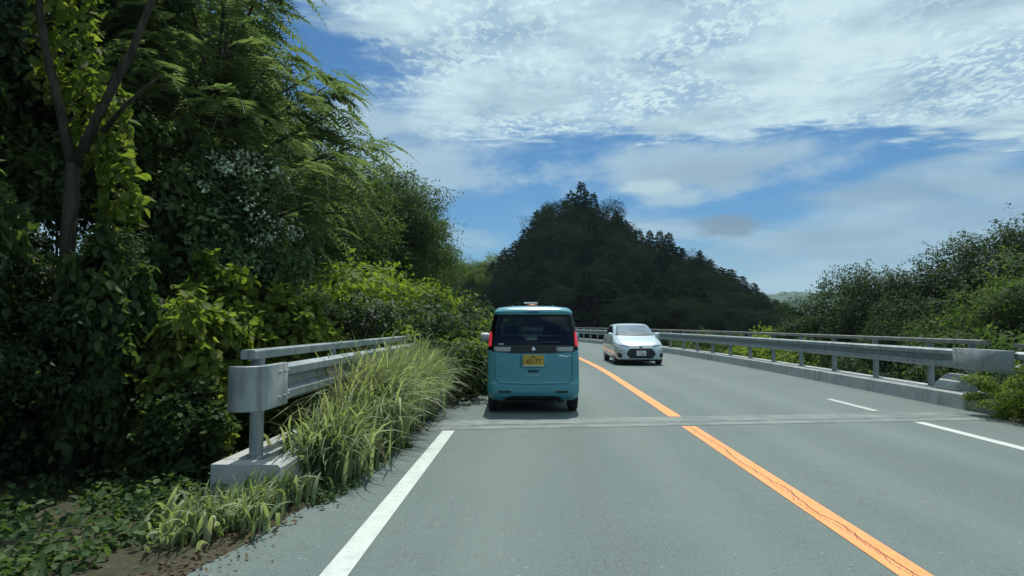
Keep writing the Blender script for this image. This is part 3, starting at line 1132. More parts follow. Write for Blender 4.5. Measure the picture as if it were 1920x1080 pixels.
def make_van():
    root = thing('minivan', 'tall teal minivan with black rear window and yellow number plate driving ahead', 'minivan', (0.0, 10.62, 0.0), rad(1.5))
    #        z    hw     y0     y1    rx0   ry0   rx1   ry1  bow0  bow1
    low = [(0.20, 0.66, 0.110, 3.30, 0.16, 0.10, 0.25, 0.18, 0.03, 0.06),
           (0.27, 0.715, 0.030, 3.37, 0.15, 0.10, 0.25, 0.20, 0.03, 0.06),
           (0.36, 0.735, 0.000, 3.395, 0.14, 0.10, 0.25, 0.20, 0.03, 0.06),
           (0.46, 0.738, 0.004, 3.395, 0.14, 0.10, 0.25, 0.20, 0.03, 0.06),
           (0.51, 0.738, 0.028, 3.395, 0.13, 0.09, 0.25, 0.20, 0.03, 0.06),
           (0.70, 0.738, 0.034, 3.38, 0.12, 0.09, 0.25, 0.20, 0.03, 0.06),
           (0.90, 0.735, 0.040, 3.33, 0.12, 0.09, 0.25, 0.22, 0.03, 0.06),
           (1.00, 0.728, 0.046, 3.10, 0.12, 0.09, 0.25, 0.22, 0.03, 0.06)]
    mid = [low[-1],
           (1.06, 0.722, 0.054, 2.95, 0.12, 0.09, 0.22, 0.22, 0.03, 0.08),
           (1.25, 0.700, 0.085, 2.72, 0.12, 0.09, 0.22, 0.22, 0.03, 0.08),
           (1.42, 0.672, 0.115, 2.48, 0.12, 0.09, 0.20, 0.22, 0.03, 0.08),
           (1.57, 0.640, 0.145, 2.25, 0.12, 0.09, 0.20, 0.22, 0.03, 0.08)]
    top = [mid[-1],
           (1.62, 0.624, 0.150, 2.18, 0.12, 0.09, 0.20, 0.22, 0.03, 0.08),
           (1.66, 0.600, 0.165, 2.10, 0.12, 0.10, 0.20, 0.22, 0.03, 0.08),
           (1.69, 0.555, 0.200, 2.00, 0.12, 0.10, 0.20, 0.22, 0.03, 0.08)]
    ll, lm, lt = slice_mesh('a', low, 5), slice_mesh('b', mid, 5), slice_mesh('c', top, 4)
    whole = loops_mesh('w', ll + lm[1:] + lt[1:], True, True, True, 0.045)
    bm = bmesh.new(); bm.from_mesh(whole); bmesh.ops.recalc_face_normals(bm, faces=bm.faces[:])
    car = Car(root, BVHTree.FromBMesh(bm)); bm.free()
    cut = join_geo([cyl_x(sx * 0.50, sx * 0.9, y, 0.28, 0.315) if sx > 0 else cyl_x(-0.9, -0.50, y, 0.28, 0.315) for sx in (1, -1) for y in (0.50, 2.90)])
    body = boolean_cut(loops_mesh('body', ll, True, True, True), *cut)
    bo = part('body', body, None, root)
    body.materials.clear(); body.materials.append(MATS['teal_paint'])
    for p in body.polygons:
        p.use_smooth = len(p.vertices) == 4
    # glasshouse: pillars stay black, the panes between them are tinted glass
    kk = len(lm[0]); nh = kk // 2
    fold = lambda j: j if j < nh else kk - 1 - j
    V = [p for l in lm for p in l]

    def pane(name, mat, test):
        F = [(i * kk + j, i * kk + (j + 1) % kk, (i + 1) * kk + (j + 1) % kk, (i + 1) * kk + j) for i in range(len(lm) - 1) for j in range(kk) if test(i, j)]
        me = pymesh(name, V, F, True)
        bm = bmesh.new(); bm.from_mesh(me)
        bmesh.ops.delete(bm, geom=[v for v in bm.verts if not v.link_faces], context='VERTS')
        bm.to_mesh(me); bm.free()
        return part(name, me, mat, root)

    def zone(i, j):
        q = fold(j); z = lm[i][0][2]
        if z < 1.07 or z > 1.545:
            return 'pillar'
        if q < 8:
            return 'rear'
        if q < 14:
            return 'pillar'
        if q < 36:
            return 'pillar' if q in (22, 29) else ('side_r' if j < nh else 'side_l')
        return 'pillar' if q < 41 else 'front'
    pane('pillar', 'dark_glass', lambda i, j: zone(i, j) == 'pillar')
    pane('rear_window', 'tinted_glass', lambda i, j: zone(i, j) == 'rear')
    pane('side_window', 'tinted_glass', lambda i, j: zone(i, j) == 'side_r')
    pane('side_window', 'tinted_glass', lambda i, j: zone(i, j) == 'side_l')
    pane('windscreen', 'clear_pane', lambda i, j: zone(i, j) == 'front')
    part('cabin_floor', bevel_box('cabin_floor', -0.69, 0.69, 0.10, 2.80, 1.003, 1.02, 0.004), 'black_trim', root)
    part('headlining', bevel_box('headlining', -0.60, 0.60, 0.20, 2.15, 1.552, 1.566, 0.004), 'black_trim', root)
    for y in (0.75, 1.70):
        for x in (-0.36, 0.36):
            st = part('seat', bevel_box('seat', x - 0.24, x + 0.24, y, y + 0.14, 1.02, 1.20, 0.05, 3), 'seat_cloth', root)
            part('headrest', bevel_box('headrest', x - 0.13, x + 0.13, y + 0.01, y + 0.11, 1.235, 1.40, 0.04, 3), 'seat_cloth', st)
    part('roof', loops_mesh('roof', lt, True, True, True, 0.045), 'teal_paint', root)
    # spoiler: deep teal lip above the rear window
    sp = [(1.572, 0.618, 0.075, 0.60, 0.10, 0.10, 0.05, 0.05, 0.05, 0.0),
          (1.585, 0.634, 0.055, 0.62, 0.12, 0.10, 0.05, 0.05, 0.05, 0.0),
          (1.615, 0.632, 0.050, 0.62, 0.14, 0.11, 0.05, 0.05, 0.05, 0.0),
          (1.655, 0.606, 0.075, 0.62, 0.20, 0.13, 0.05, 0.05, 0.05, 0.0),
          (1.690, 0.555, 0.125, 0.62, 0.26, 0.14, 0.05, 0.05, 0.06, 0.0)]
    spo = part('roof_spoiler', loops_mesh('roof_spoiler', slice_mesh('s', sp, 4), True, True, True, 0.03), 'teal_paint', root)
    part('brake_lamp', bevel_box('brake_lamp', -0.075, 0.075, 0.040, 0.075, 1.606, 1.636, 0.006), 'blue_badge', spo, 'dark high mounted lamp strip')
    part('washer_nozzle', bevel_box('washer_nozzle', -0.125, -0.105, 0.040, 0.065, 1.60, 1.62, 0.004), 'black_trim', spo)
    for x in (-0.33, 0.33):
        part('roof_rib', bevel_box('roof_rib', x - 0.02, x + 0.02, 0.3, 1.9, 1.70, 1.735, 0.008), 'teal_paint', root)
    # rear face
    for s in (-1, 1):
        tl = car.patch('tail_lamp', 'red_lens', [(1.065, s * 0.682, s * 0.708), (1.10, s * 0.668, s * 0.709), (1.20, s * 0.664, s * 0.700), (1.27, s * 0.662, s * 0.690), (1.295, s * 0.668, s * 0.684)], '+y', 0.014, 0.02, 4)
        car.patch('reversing_lamp', 'clear_lens', [(0.985, s * 0.375, s * 0.62), (0.995, s * 0.365, s * 0.63), (1.045, s * 0.36, s * 0.635), (1.055, s * 0.37, s * 0.625)], '+y', 0.012, 0.02, 6)
        car.patch('bumper_reflector', 'black_trim', [(0.335, s * 0.36, s * 0.54), (0.345, s * 0.35, s * 0.55), (0.365, s * 0.36, s * 0.545)], '+y', 0.006, 0.01, 6)
    car.patch('tailgate_garnish', 'black_trim', [(0.955, -0.30, 0.30), (0.965, -0.42, 0.42), (0.98, -0.66, 0.66), (1.06, -0.66, 0.66), (1.085, -0.64, 0.64)], '+y', 0.004, 0.01, 18)
    # emblem: small bright drop over the plate
    em = car.patch('emblem', 'chrome', [(0.995, -0.018, 0.018), (1.005, -0.030, 0.030), (1.02, -0.034, 0.034), (1.04, -0.022, 0.022), (1.062, -0.004, 0.004)], '+y', 0.014, 0.01, 4)
    car.line('tailgate_seam', 'seam_black', [(0.615, 0.98), (0.618, 0.80), (0.612, 0.55), (0.56, 0.475), (0.0, 0.468), (-0.56, 0.475), (-0.612, 0.55), (-0.618, 0.80), (-0.615, 0.98)], '+y', 0.009, 0.003)
    car.patch('plate_recess', 'teal_paint', [(0.735, -0.20, 0.20), (0.75, -0.215, 0.215), (0.93, -0.215, 0.215), (0.95, -0.19, 0.19)], '+y', 0.003, 0.01, 8)
    number_plate(root, 0, 0.018, 0.848, -1, 'plate_yellow', 'plate_ink', '\u00b7 580 \u00b7', '45-77', rad(-4))
    lip = part('plate_lip', bevel_box('plate_lip', -0.172, 0.172, 0.002, 0.03, 0.752, 0.766, 0.004), 'chrome', root)
    car.patch('tailgate_handle', 'seam_black', [(0.655, -0.07, 0.07), (0.665, -0.085, 0.085), (0.69, -0.08, 0.08)], '+y', 0.005, 0.01, 6)
    car.line('tailgate_crease', 'chrome', [(-0.13, 0.617), (-0.02, 0.612), (0.11, 0.61)], '+y', 0.006, 0.006)
    # silver script badge
    bd = car.line('script_badge', 'chrome', [(0.40, 0.925), (0.43, 0.915), (0.445, 0.93), (0.46, 0.905), (0.475, 0.925), (0.49, 0.90), (0.51, 0.925), (0.525, 0.90), (0.545, 0.915), (0.555, 0.895)], '+y', 0.014, 0.006, 3)
    car.line('script_badge', 'chrome', [(0.575, 0.93), (0.59, 0.91), (0.60, 0.925)], '+y', 0.014, 0.006, 3)
    car.line('wiper', 'black_trim', [(-0.05, 1.12), (0.25, 1.135), (0.42, 1.13)], '+y', 0.022, 0.02)
    car.patch('sticker', 'clear_lens', [(1.085, -0.565, -0.475), (1.10, -0.56, -0.47), (1.115, -0.545, -0.48)], '+y', 0.013, 0.005, 3)
    # bumper lower edge and underbody
    part('underbody', bevel_box('underbody', -0.50, 0.50, 0.13, 3.2, 0.17, 0.30, 0.02), 'black_trim', root)
    part('exhaust', pymesh('exhaust', *tube_geo([(0.36, 0.06, 0.19), (0.36, 0.6, 0.19)], [0.028, 0.028], 12)), 'black_trim', root)
    car.patch('bumper_skirt', 'black_trim', [(0.205, -0.44, 0.44), (0.24, -0.47, 0.47), (0.27, -0.40, 0.40), (0.285, -0.30, 0.30)], '+y', 0.004, 0.01, 14)
    # sides
    for s, ax in ((1, '-x'), (-1, '+x')):
        car.line('door_seam', 'seam_black', [(0.80, 0.98), (0.80, 0.62), (0.86, 0.40)], ax, 0.01, 0.003)
        car.line('door_seam', 'seam_black', [(1.75, 0.98), (1.75, 0.28)], ax, 0.01, 0.003)
        car.line('door_seam', 'seam_black', [(2.55, 0.98), (2.58, 0.60), (2.50, 0.30)], ax, 0.01, 0.003)
        car.patch('door_handle', 'teal_paint', [(0.85, 1.55, 1.70), (0.875, 1.55, 1.70)], ax, 0.025, 0.01, 3)
        car.line('side_rail', 'seam_black', [(0.10, 0.70), (0.8, 0.70)], ax, 0.01, 0.003)
        wheel(root, s * 0.655, 0.50, 0.275, 0.155, s)
        wheel(root, s * 0.655, 2.90, 0.275, 0.155, s)
        mirror(root, s, 2.62, 1.16, 0.77, 'white_plastic' if s < 0 else 'teal_paint')  # left mirror coloured white to carry its highlight, right one keeps body paint
    for s in (-1, 1):
        car.patch('head_lamp', 'head_lens', [(0.72, s * 0.45, s * 0.66), (0.86, s * 0.42, s * 0.68)], '-y', 0.008, 0.02, 5)
    # roof marker: low orange housing under a white bar
    rm = part('roof_marker', loops_mesh('roof_marker', [[(k * 0.105 * math.cos(t), 0.95 + k * 0.09 * math.sin(t), z) for t in [2 * math.pi * i / 18 for i in range(18)]] for z, k in ((1.72, 1.0), (1.745, 0.97), (1.765, 0.80), (1.777, 0.45))]), 'orange_plastic', root, 'orange and white marker on the roof')
    part('marker_bar', bevel_box('marker_bar', -0.14, 0.10, 0.90, 1.0, 1.776, 1.802, 0.01), 'white_plastic', rm)


def make_hatchback():
    root = thing('hatchback', 'silver blue hatchback with dark hexagonal grille coming the other way', 'hatchback', (3.70, 23.0, 0.0), rad(1.2))
    #        z    hw     y0     y1    rx0   ry0   rx1   ry1  bow0  bow1
    low = [(0.17, 0.72, 0.110, 3.90, 0.30, 0.30, 0.22, 0.20, 0.05, 0.04),
           (0.23, 0.79, 0.015, 3.96, 0.32, 0.40, 0.22, 0.22, 0.05, 0.04),
           (0.34, 0.835, 0.000, 3.99, 0.34, 0.46, 0.22, 0.22, 0.06, 0.04),
           (0.50, 0.846, 0.020, 4.00, 0.36, 0.50, 0.22, 0.24, 0.07, 0.04),
           (0.60, 0.847, 0.055, 4.00, 0.36, 0.54, 0.22, 0.24, 0.08, 0.04),
           (0.68, 0.845, 0.110, 4.00, 0.36, 0.56, 0.22, 0.24, 0.09, 0.04),
           (0.75, 0.838, 0.220, 3.99, 0.36, 0.58, 0.22, 0.24, 0.10, 0.04),
           (0.82, 0.828, 0.400, 3.98, 0.34, 0.58, 0.22, 0.24, 0.11, 0.04),
           (0.89, 0.815, 0.640, 3.95, 0.32, 0.54, 0.22, 0.24, 0.13, 0.04),
           (0.96, 0.795, 0.900, 3.92, 0.30, 0.48, 0.22, 0.24, 0.16, 0.05),
           (1.01, 0.775, 1.040, 3.88, 0.28, 0.44, 0.22, 0.24, 0.18, 0.05),
           (1.10, 0.735, 1.240, 3.78, 0.26, 0.42, 0.22, 0.26, 0.18, 0.06),
           (1.25, 0.690, 1.590, 3.58, 0.24, 0.40, 0.22, 0.26, 0.18, 0.08),
           (1.36, 0.650, 1.880, 3.42, 0.22, 0.38, 0.22, 0.26, 0.17, 0.08),
           (1.405, 0.615, 2.060, 3.32, 0.20, 0.34, 0.20, 0.24, 0.15, 0.08),
           (1.425, 0.57, 2.20, 3.22, 0.20, 0.32, 0.20, 0.24, 0.14, 0.08)]
    loops = slice_mesh('h', low, 5)
    whole = loops_mesh('w', loops, True, True, True, 0.03)
    bm = bmesh.new(); bm.from_mesh(whole); bmesh.ops.recalc_face_normals(bm, faces=bm.faces[:])
    car = Car(root, BVHTree.FromBMesh(bm)); bm.free()
    cut = join_geo([cyl_x(0.56, 1.0, y, 0.30, 0.335) for y in (0.80, 3.35)] + [cyl_x(-1.0, -0.56, y, 0.30, 0.335) for y in (0.80, 3.35)])
    body = boolean_cut(loops_mesh('body', loops, True, True, True, 0.03), *cut)
    part('body', body, None, root)
    body.materials.clear(); body.materials.append(MATS['silver_paint'])
    for p in body.polygons:
        p.use_smooth = len(p.vertices) == 4
    # windscreen
    ws = lambda z: 0.695 + (0.560 - 0.695) * (z - 1.03) / 0.35
    car.patch('windscreen', 'windscreen_glass', [(1.025, -0.60, 0.60)] + [(z, -ws(z), ws(z)) for z in (1.04, 1.08, 1.14, 1.20, 1.26, 1.32, 1.36)] + [(1.385, -0.535, 0.535)], '+y', 0.006, 0.01, 18)
    car.line('cowl', 'black_trim', [(-0.70, 1.035), (-0.35, 1.018), (0, 1.012), (0.35, 1.018), (0.70, 1.035)], '+y', 0.018, 0.010)
    car.line('wiper', 'black_trim', [(-0.58, 1.055), (-0.1, 1.035), (0.10, 1.03)], '+y', 0.012, 0.02)
    car.line('wiper', 'black_trim', [(0.02, 1.05), (0.3, 1.04), (0.55, 1.06)], '+y', 0.012, 0.02)
    # grille, lower lip
    gr = car.patch('grille', 'black_trim', [(0.255, -0.37, 0.37), (0.28, -0.40, 0.40), (0.34, -0.455, 0.455), (0.395, -0.50, 0.50), (0.45, -0.475, 0.475), (0.53, -0.425, 0.425), (0.575, -0.385, 0.385), (0.595, -0.345, 0.345)], '+y', 0.012, 0.02, 18)
    for z, w in ((0.30, 0.36), (0.47, 0.44), (0.52, 0.40), (0.555, 0.38)):
        car.line('grille_bar', 'seam_black', [(-w, z), (0, z), (w, z)], '+y', 0.012, 0.022, 8, gr)
    car.patch('front_badge', 'blue_badge', [(0.605, -0.035, 0.035), (0.625, -0.06, 0.06), (0.65, -0.055, 0.055), (0.662, -0.03, 0.03)], '+y', 0.012, 0.01, 6)
    number_plate(root, 0.0, -0.022, 0.425, -1, 'plate_white', 'plate_ink_green', '\u00b7 530 \u00b7', '\u00b7\u00b7 64')
    car.patch('front_lip', 'black_trim', [(0.172, -0.66, 0.66), (0.19, -0.70, 0.70), (0.205, -0.70, 0.70)], '+y', 0.008, 0.02, 18)
    for s in (-1, 1):
        hl = car.patch('head_lamp', 'head_lens', [(0.655, s * 0.425, s * 0.47), (0.68, s * 0.40, s * 0.66), (0.71, s * 0.46, s * 0.765), (0.75, s * 0.58, s * 0.80), (0.785, s * 0.70, s * 0.805)], '+y', 0.008, 0.02, 8)
        car.line('lamp_shadow_line', 'blue_badge', [(s * 0.40, 0.655), (s * 0.55, 0.672), (s * 0.72, 0.70)], '+y', 0.020, 0.012, 8, hl)
        car.patch('fog_recess', 'black_trim', [(0.27, s * 0.66, s * 0.735), (0.30, s * 0.64, s * 0.775), (0.38, s * 0.65, s * 0.785), (0.43, s * 0.69, s * 0.78)], '+y', 0.006, 0.02, 6)
        car.line('bumper_crease', 'silver_paint', [(s * 0.62, 0.53), (s * 0.53, 0.40), (s * 0.44, 0.25), (s * 0.30, 0.225)], '+y', 0.024, 0.02)
        car.line('bonnet_seam', 'seam_black', [(s * 0.66, 0.80), (s * 0.70, 0.90), (s * 0.72, 1.0)], '+y', 0.008, 0.003)
    car.line('bonnet_seam', 'seam_black', [(-0.40, 0.672), (0, 0.685), (0.40, 0.672)], '+y', 0.007, 0.003)
    for s, ax in ((1, '-x'), (-1, '+x')):
        car.patch('side_window', 'dark_glass', [(1.02, 1.55, 2.38), (1.06, 1.56, 2.38), (1.20, 1.86, 2.38), (1.33, 2.18, 2.38), (1.355, 2.28, 2.38)], ax, 0.005, 0.01, 8)
        car.patch('side_window', 'dark_glass', [(1.03, 2.45, 3.2), (1.06, 2.45, 3.35), (1.20, 2.45, 3.30), (1.32, 2.45, 3.12), (1.35, 2.45, 2.95)], ax, 0.005, 0.01, 8)
        car.line('door_seam', 'seam_black', [(1.32, 0.97), (1.28, 0.60), (1.40, 0.26), (2.38, 0.24), (2.42, 0.60), (2.42, 1.0)], ax, 0.010, 0.003)
        car.line('door_seam', 'seam_black', [(2.42, 0.24), (2.95, 0.26), (3.10, 0.62), (3.25, 1.0)], ax, 0.010, 0.003)
        car.patch('door_handle', 'silver_paint', [(0.84, 2.16, 2.34), (0.865, 2.16, 2.34)], ax, 0.025, 0.01, 3)
        wheel(root, s * 0.745, 0.80, 0.30, 0.185, s)
        wheel(root, s * 0.745, 3.35, 0.30, 0.185, s)
        mirror(root, s, 1.52, 1.02, 0.735, 'silver_paint')
        car.patch('tail_lamp', 'red_lens', [(0.80, s * 0.60, s * 0.80), (0.98, s * 0.62, s * 0.76)], '-y', 0.008, 0.02, 5)
    car.patch('rear_window', 'dark_glass', [(1.08, -0.60, 0.60), (1.32, -0.50, 0.50)], '-y', 0.006, 0.01, 10)
    part('underbody', bevel_box('underbody', -0.56, 0.56, 0.15, 3.8, 0.145, 0.28, 0.02), 'black_trim', root)


make_van()
make_hatchback()

# ================================================================== plants
def unit(a):
    return a / np.maximum(np.linalg.norm(a, axis=-1, keepdims=True), 1e-9)


def leaf_geo(pos, nrm, size, rng, aspect=0.55, fold=0.22, droop=0.3, tips=None, six=False):
    """one small folded leaf per point: (n,3) positions, facing directions and lengths"""
    n = len(pos)
    nrm = unit(nrm)
    t = tips if tips is not None else unit(rng.normal(size=(n, 3)))
    t = t + np.array([0, 0, -droop])
    t = unit(t - nrm * np.sum(t * nrm, -1, keepdims=True))
    r = np.cross(nrm, t)
    s = np.asarray(size).reshape(-1, 1) * np.ones((n, 1))
    w = s * aspect * 0.5
    if not six:
        A = pos; B = pos + t * s * 0.45 + r * w + nrm * s * fold * 0.5
        C = pos + t * s; D = pos + t * s * 0.45 - r * w + nrm * s * fold * 0.5
        V = np.stack([A, B, C, D], 1).reshape(-1, 3)
        i = np.arange(n)[:, None] * 4
        F = np.concatenate([i + [0, 1, 2], i + [0, 2, 3]], 1).reshape(-1, 3)
    else:
        up = nrm * s * fold * 0.5
        P = [pos, pos + t * s * 0.22 + r * w * 0.85 + up, pos + t * s * 0.58 + r * w * 0.9 + up * 0.8, pos + t * s - nrm * s * 0.12,
             pos + t * s * 0.58 - r * w * 0.9 + up * 0.8, pos + t * s * 0.22 - r * w * 0.85 + up]
        V = np.stack(P, 1).reshape(-1, 3)
        i = np.arange(n)[:, None] * 6
        F = np.concatenate([i + [0, 1, 2], i + [0, 2, 3], i + [0, 3, 4], i + [0, 4, 5]], 1).reshape(-1, 3)
    return V, F


def merge_tri(parts):
    V, F, o = [], [], 0
    for v, f in parts:
        V.append(v); F.append(f + o); o += len(v)
    return np.concatenate(V), np.concatenate(F)


def clump_centres(rng, n, shell=0.55, low=-0.7):
    """points in a unit ball, mostly in its outer shell, none at the very bottom"""
    out = []
    while len(out) < n:
        d = rng.normal(size=3); d /= np.linalg.norm(d)
        if d[2] < low:
            continue
        out.append(d * rng.uniform(shell, 1.0))
    return np.array(out)


def crown_mesh(name, seed, clumps, per, leaf, clump_r=0.30, rad3=(1, 1, 1), shell=0.5, low=-0.75, six=False, aspect=0.55, sprigs=3, up=0.55, droop=0.3):
    """crown in a unit frame scaled by rad3 (metres): leaf clumps with gaps, sprigs breaking the outline"""
    rng = np.random.default_rng(seed)
    C = clump_centres(rng, clumps, shell, low)
    R3 = np.array(rad3, float)
    pos, nrm, siz = [], [], []
    for c in C:
        cr = clump_r * rng.uniform(0.7, 1.25)
        d = unit(rng.normal(size=(per, 3)))
        r = rng.uniform(0.25, 1.0, size=(per, 1)) ** 0.45
        flat = np.array([1, 1, 0.72])
        p = (c + d * r * cr * flat)
        p = p * R3
        pos.append(p)
        nrm.append(d * 0.8 + np.array([0, 0, up]) + rng.normal(size=(per, 3)) * 0.45 + unit(c) * 0.4)
        siz.append(leaf * rng.uniform(0.65, 1.3, per))
        for _ in range(sprigs):
            e = unit(unit(c) * 0.9 + rng.normal(size=3) * 0.6 + np.array([0, 0, 0.2]))
            k = 14
            t = np.linspace(0.6, rng.uniform(1.25, 1.75), k)[:, None]
            q = (c + e * cr * t * np.array([1, 1, 0.9])) * R3 + rng.normal(size=(k, 3)) * leaf * 0.35
            q[:, 2] -= (t[:, 0] - 0.6) ** 2 * 0.12 * R3[2]
            pos.append(q); nrm.append(rng.normal(size=(k, 3)) * 0.7 + np.array([0, 0, 0.7])); siz.append(leaf * rng.uniform(0.6, 1.05, k))
    pos = np.concatenate(pos); nrm = np.concatenate(nrm); siz = np.concatenate(siz)
    V, F = leaf_geo(pos, nrm, siz, rng, aspect=aspect, droop=droop, six=six)
    return npmesh(name, V, F), C * R3


def limb_mesh(name, seed, height, base_r, targets, fork=0.35, n=8, lean=(0, 0)):
    """trunk from the ground with limbs bending out to the given crown points"""
    rng = np.random.default_rng(seed)
    items = []
    k = 7
    top = Vector((lean[0], lean[1], height * 0.86))
    path = []
    for i in range(k):
        t = i / (k - 1)
        p = Vector((0, 0, -0.25)).lerp(top, t)
        p += Vector((rng.normal() * 0.06, rng.normal() * 0.06, 0)) * height * 0.12 * math.sin(t * math.pi)
        path.append(p)
    items.append(tube_geo(path, [base_r * (1.25 if i == 0 else 1) * (1 - 0.86 * i / (k - 1)) for i in range(k)], n))
    for tg in targets:
        tg = Vector(tg)
        t = min(0.92, max(fork, (tg.z / height) * 0.62))
        i = t * (k - 1); a = path[int(i)].lerp(path[min(int(i) + 1, k - 1)], i - int(i))
        mid = a.lerp(tg, 0.5) + Vector((rng.normal() * 0.1, rng.normal() * 0.1, -0.06 * height * rng.uniform(0, 1)))
        r = base_r * (1 - 0.86 * t) * 0.55
        items.append(tube_geo([a, a.lerp(mid, 0.6), mid, mid.lerp(tg, 0.6), tg], [r, r * 0.8, r * 0.6, r * 0.4, r * 0.15], 6))
    V, F = join_geo(items)
    return pymesh(name, V, F, True)


def make_kind(seed, height, crown_h, radius, leaf, clumps, per, trunk_r, limbs=9, **kw):
    """meshes of one kind of tree: crown centred so that its top is at the given height"""
    cm, C = crown_mesh('crown', seed, clumps, per, leaf, rad3=(radius, radius, crown_h * 0.5), **kw)
    cz = height - crown_h * 0.5 * 1.12
    rng = np.random.default_rng(seed + 1)
    pick = C[rng.permutation(len(C))[:limbs]] * 0.8 + np.array([0, 0, cz])
    tm = limb_mesh('trunk', seed + 2, cz + crown_h * 0.3, trunk_r, pick)
    return cm, tm, cz


def plant_tree(name, label, cat, kind, mat, x, y, top, width=1.0, rz=0.0, group=None, parts=('trunk', 'crown'), base=None):
    """stand a tree of a kind with its top at the height top"""
    cm, tm, cz, H = kind
    zb = float(terrain(x, y)) if base is None else base
    k = (top - zb) / H
    root = thing(name, label, cat, (x, y, zb), rz, group)
    root.scale = (k * width, k * width, k)
    t = bpy.data.objects.new(parts[0], tm)
    if not tm.materials:
        tm.materials.append(MATS['bark'])
    link(t, root)
    key = cm.name + mat
    c = bpy.data.objects.new(parts[1], cm)
    if not cm.materials:
        cm.materials.append(None)
    link(c, root)
    c.location = (0, 0, cz)
    c.material_slots[0].link = 'OBJECT'
    c.material_slots[0].material = MATS[mat]
    return root


def K(height, *a, **kw):
    return make_kind(a[0], height, *a[1:], **kw) + (height,)


# kinds of trees: height, seed, crown height, radius, leaf, clumps, leaves per clump, trunk radius
BROAD = [K(8.0, 11, 6.2, 2.7, 0.105, 150, 400, 0.16, clump_r=0.25, shell=0.45),
         K(8.0, 23, 6.6, 2.5, 0.10, 155, 390, 0.15, clump_r=0.23, shell=0.4),
         K(8.0, 37, 5.6, 2.9, 0.105, 140, 410, 0.15, clump_r=0.25, shell=0.5, sprigs=5)]
LOOSE = K(8.0, 51, 5.8, 2.4, 0.10, 95, 330, 0.11, clump_r=0.21, shell=0.35, sprigs=8)
SHRUB = [K(3.0, 61, 2.9, 1.8, 0.085, 85, 300, 0.05, clump_r=0.25, shell=0.5, low=-0.9),
         K(3.0, 67, 2.8, 1.7, 0.10, 75, 300, 0.05, clump_r=0.27, shell=0.45, low=-0.9, sprigs=5),
         K(3.0, 73, 2.9, 1.9, 0.075, 95, 320, 0.05, clump_r=0.23, shell=0.5, low=-0.9)]
VINE = [K(2.0, 81, 1.9, 0.42, 0.10, 50, 66, 0.03, clump_r=0.34, shell=0.3, low=-0.95, six=True, aspect=0.8, up=0.3, droop=0.7, sprigs=2),
        K(2.0, 83, 1.8, 0.55, 0.10, 62, 74, 0.03, clump_r=0.30, shell=0.35, low=-0.95, six=True, aspect=0.8, up=0.4, droop=0.7, sprigs=3)]


def conifer_kind(seed, H=14.0, R=2.5, n=5200):
    """cedar: whorls of drooping sprays on a tapering cone, ragged outline"""
    rng = np.random.default_rng(seed)
    pos, nrm, tip, siz = [], [], [], []
    z = 0.06 * H
    while z < H * 0.985:
        t = z / H
        rmax = R * (1 - t ** 1.9) ** 0.9 * (0.35 + 0.65 * min(1, t * 5)) + 0.08
        for _ in range(max(6, int(14 * (1 - t) + 7))):
            a = rng.uniform(0, 2 * math.pi)
            L = rmax * rng.uniform(0.62, 1.18)
            m = max(5, int(L * 13))
            q = np.linspace(0.25, 1.0, m)[:, None]
            d = np.array([math.cos(a), math.sin(a), 0])
            side = np.array([-d[1], d[0], 0])
            p = d * L * q + np.array([0, 0, z]) + np.array([0, 0, 1]) * (0.32 * q - 0.42 * q ** 2) * L
            p = p + side * rng.normal(0, 0.16, (m, 1)) * L * 0.6 + rng.normal(0, 0.05, (m, 3))
            pos.append(p)
            nrm.append(np.array([0, 0, 0.7]) + d * 0.3 + rng.normal(0, 0.5, (m, 3)))
            tip.append(d * 0.9 + side * rng.normal(0, 0.7, (m, 1)) + np.array([0, 0, 0.25]))
            siz.append(rng.uniform(0.36, 0.7, m) * (0.7 + 0.5 * (1 - t)))
        z += H * 0.0195
    pos.append(np.array([[0, 0, H * 0.985]] * 8) + rng.normal(0, 0.05, (8, 3)))
    nrm.append(rng.normal(size=(8, 3))); tip.append(np.array([[0, 0, 1.0]] * 8) + rng.normal(0, 0.3, (8, 3))); siz.append(np.full(8, 0.5))
    P = np.concatenate(pos)
    V, F = leaf_geo(P, np.concatenate(nrm), np.concatenate(siz), rng, aspect=0.42, fold=0.2, droop=0.1, tips=unit(np.concatenate(tip)))
    cm = npmesh('crown', V, F)
    V, F = tube_geo([(0, 0, -0.5), (0, 0, H * 0.5), (0, 0, H * 0.97)], [0.22, 0.14, 0.02], 7)
    return cm, pymesh('trunk', V, F, True), 0.0, H


CONIFER = [conifer_kind(101), conifer_kind(102, R=2.9), conifer_kind(103, R=2.2)]


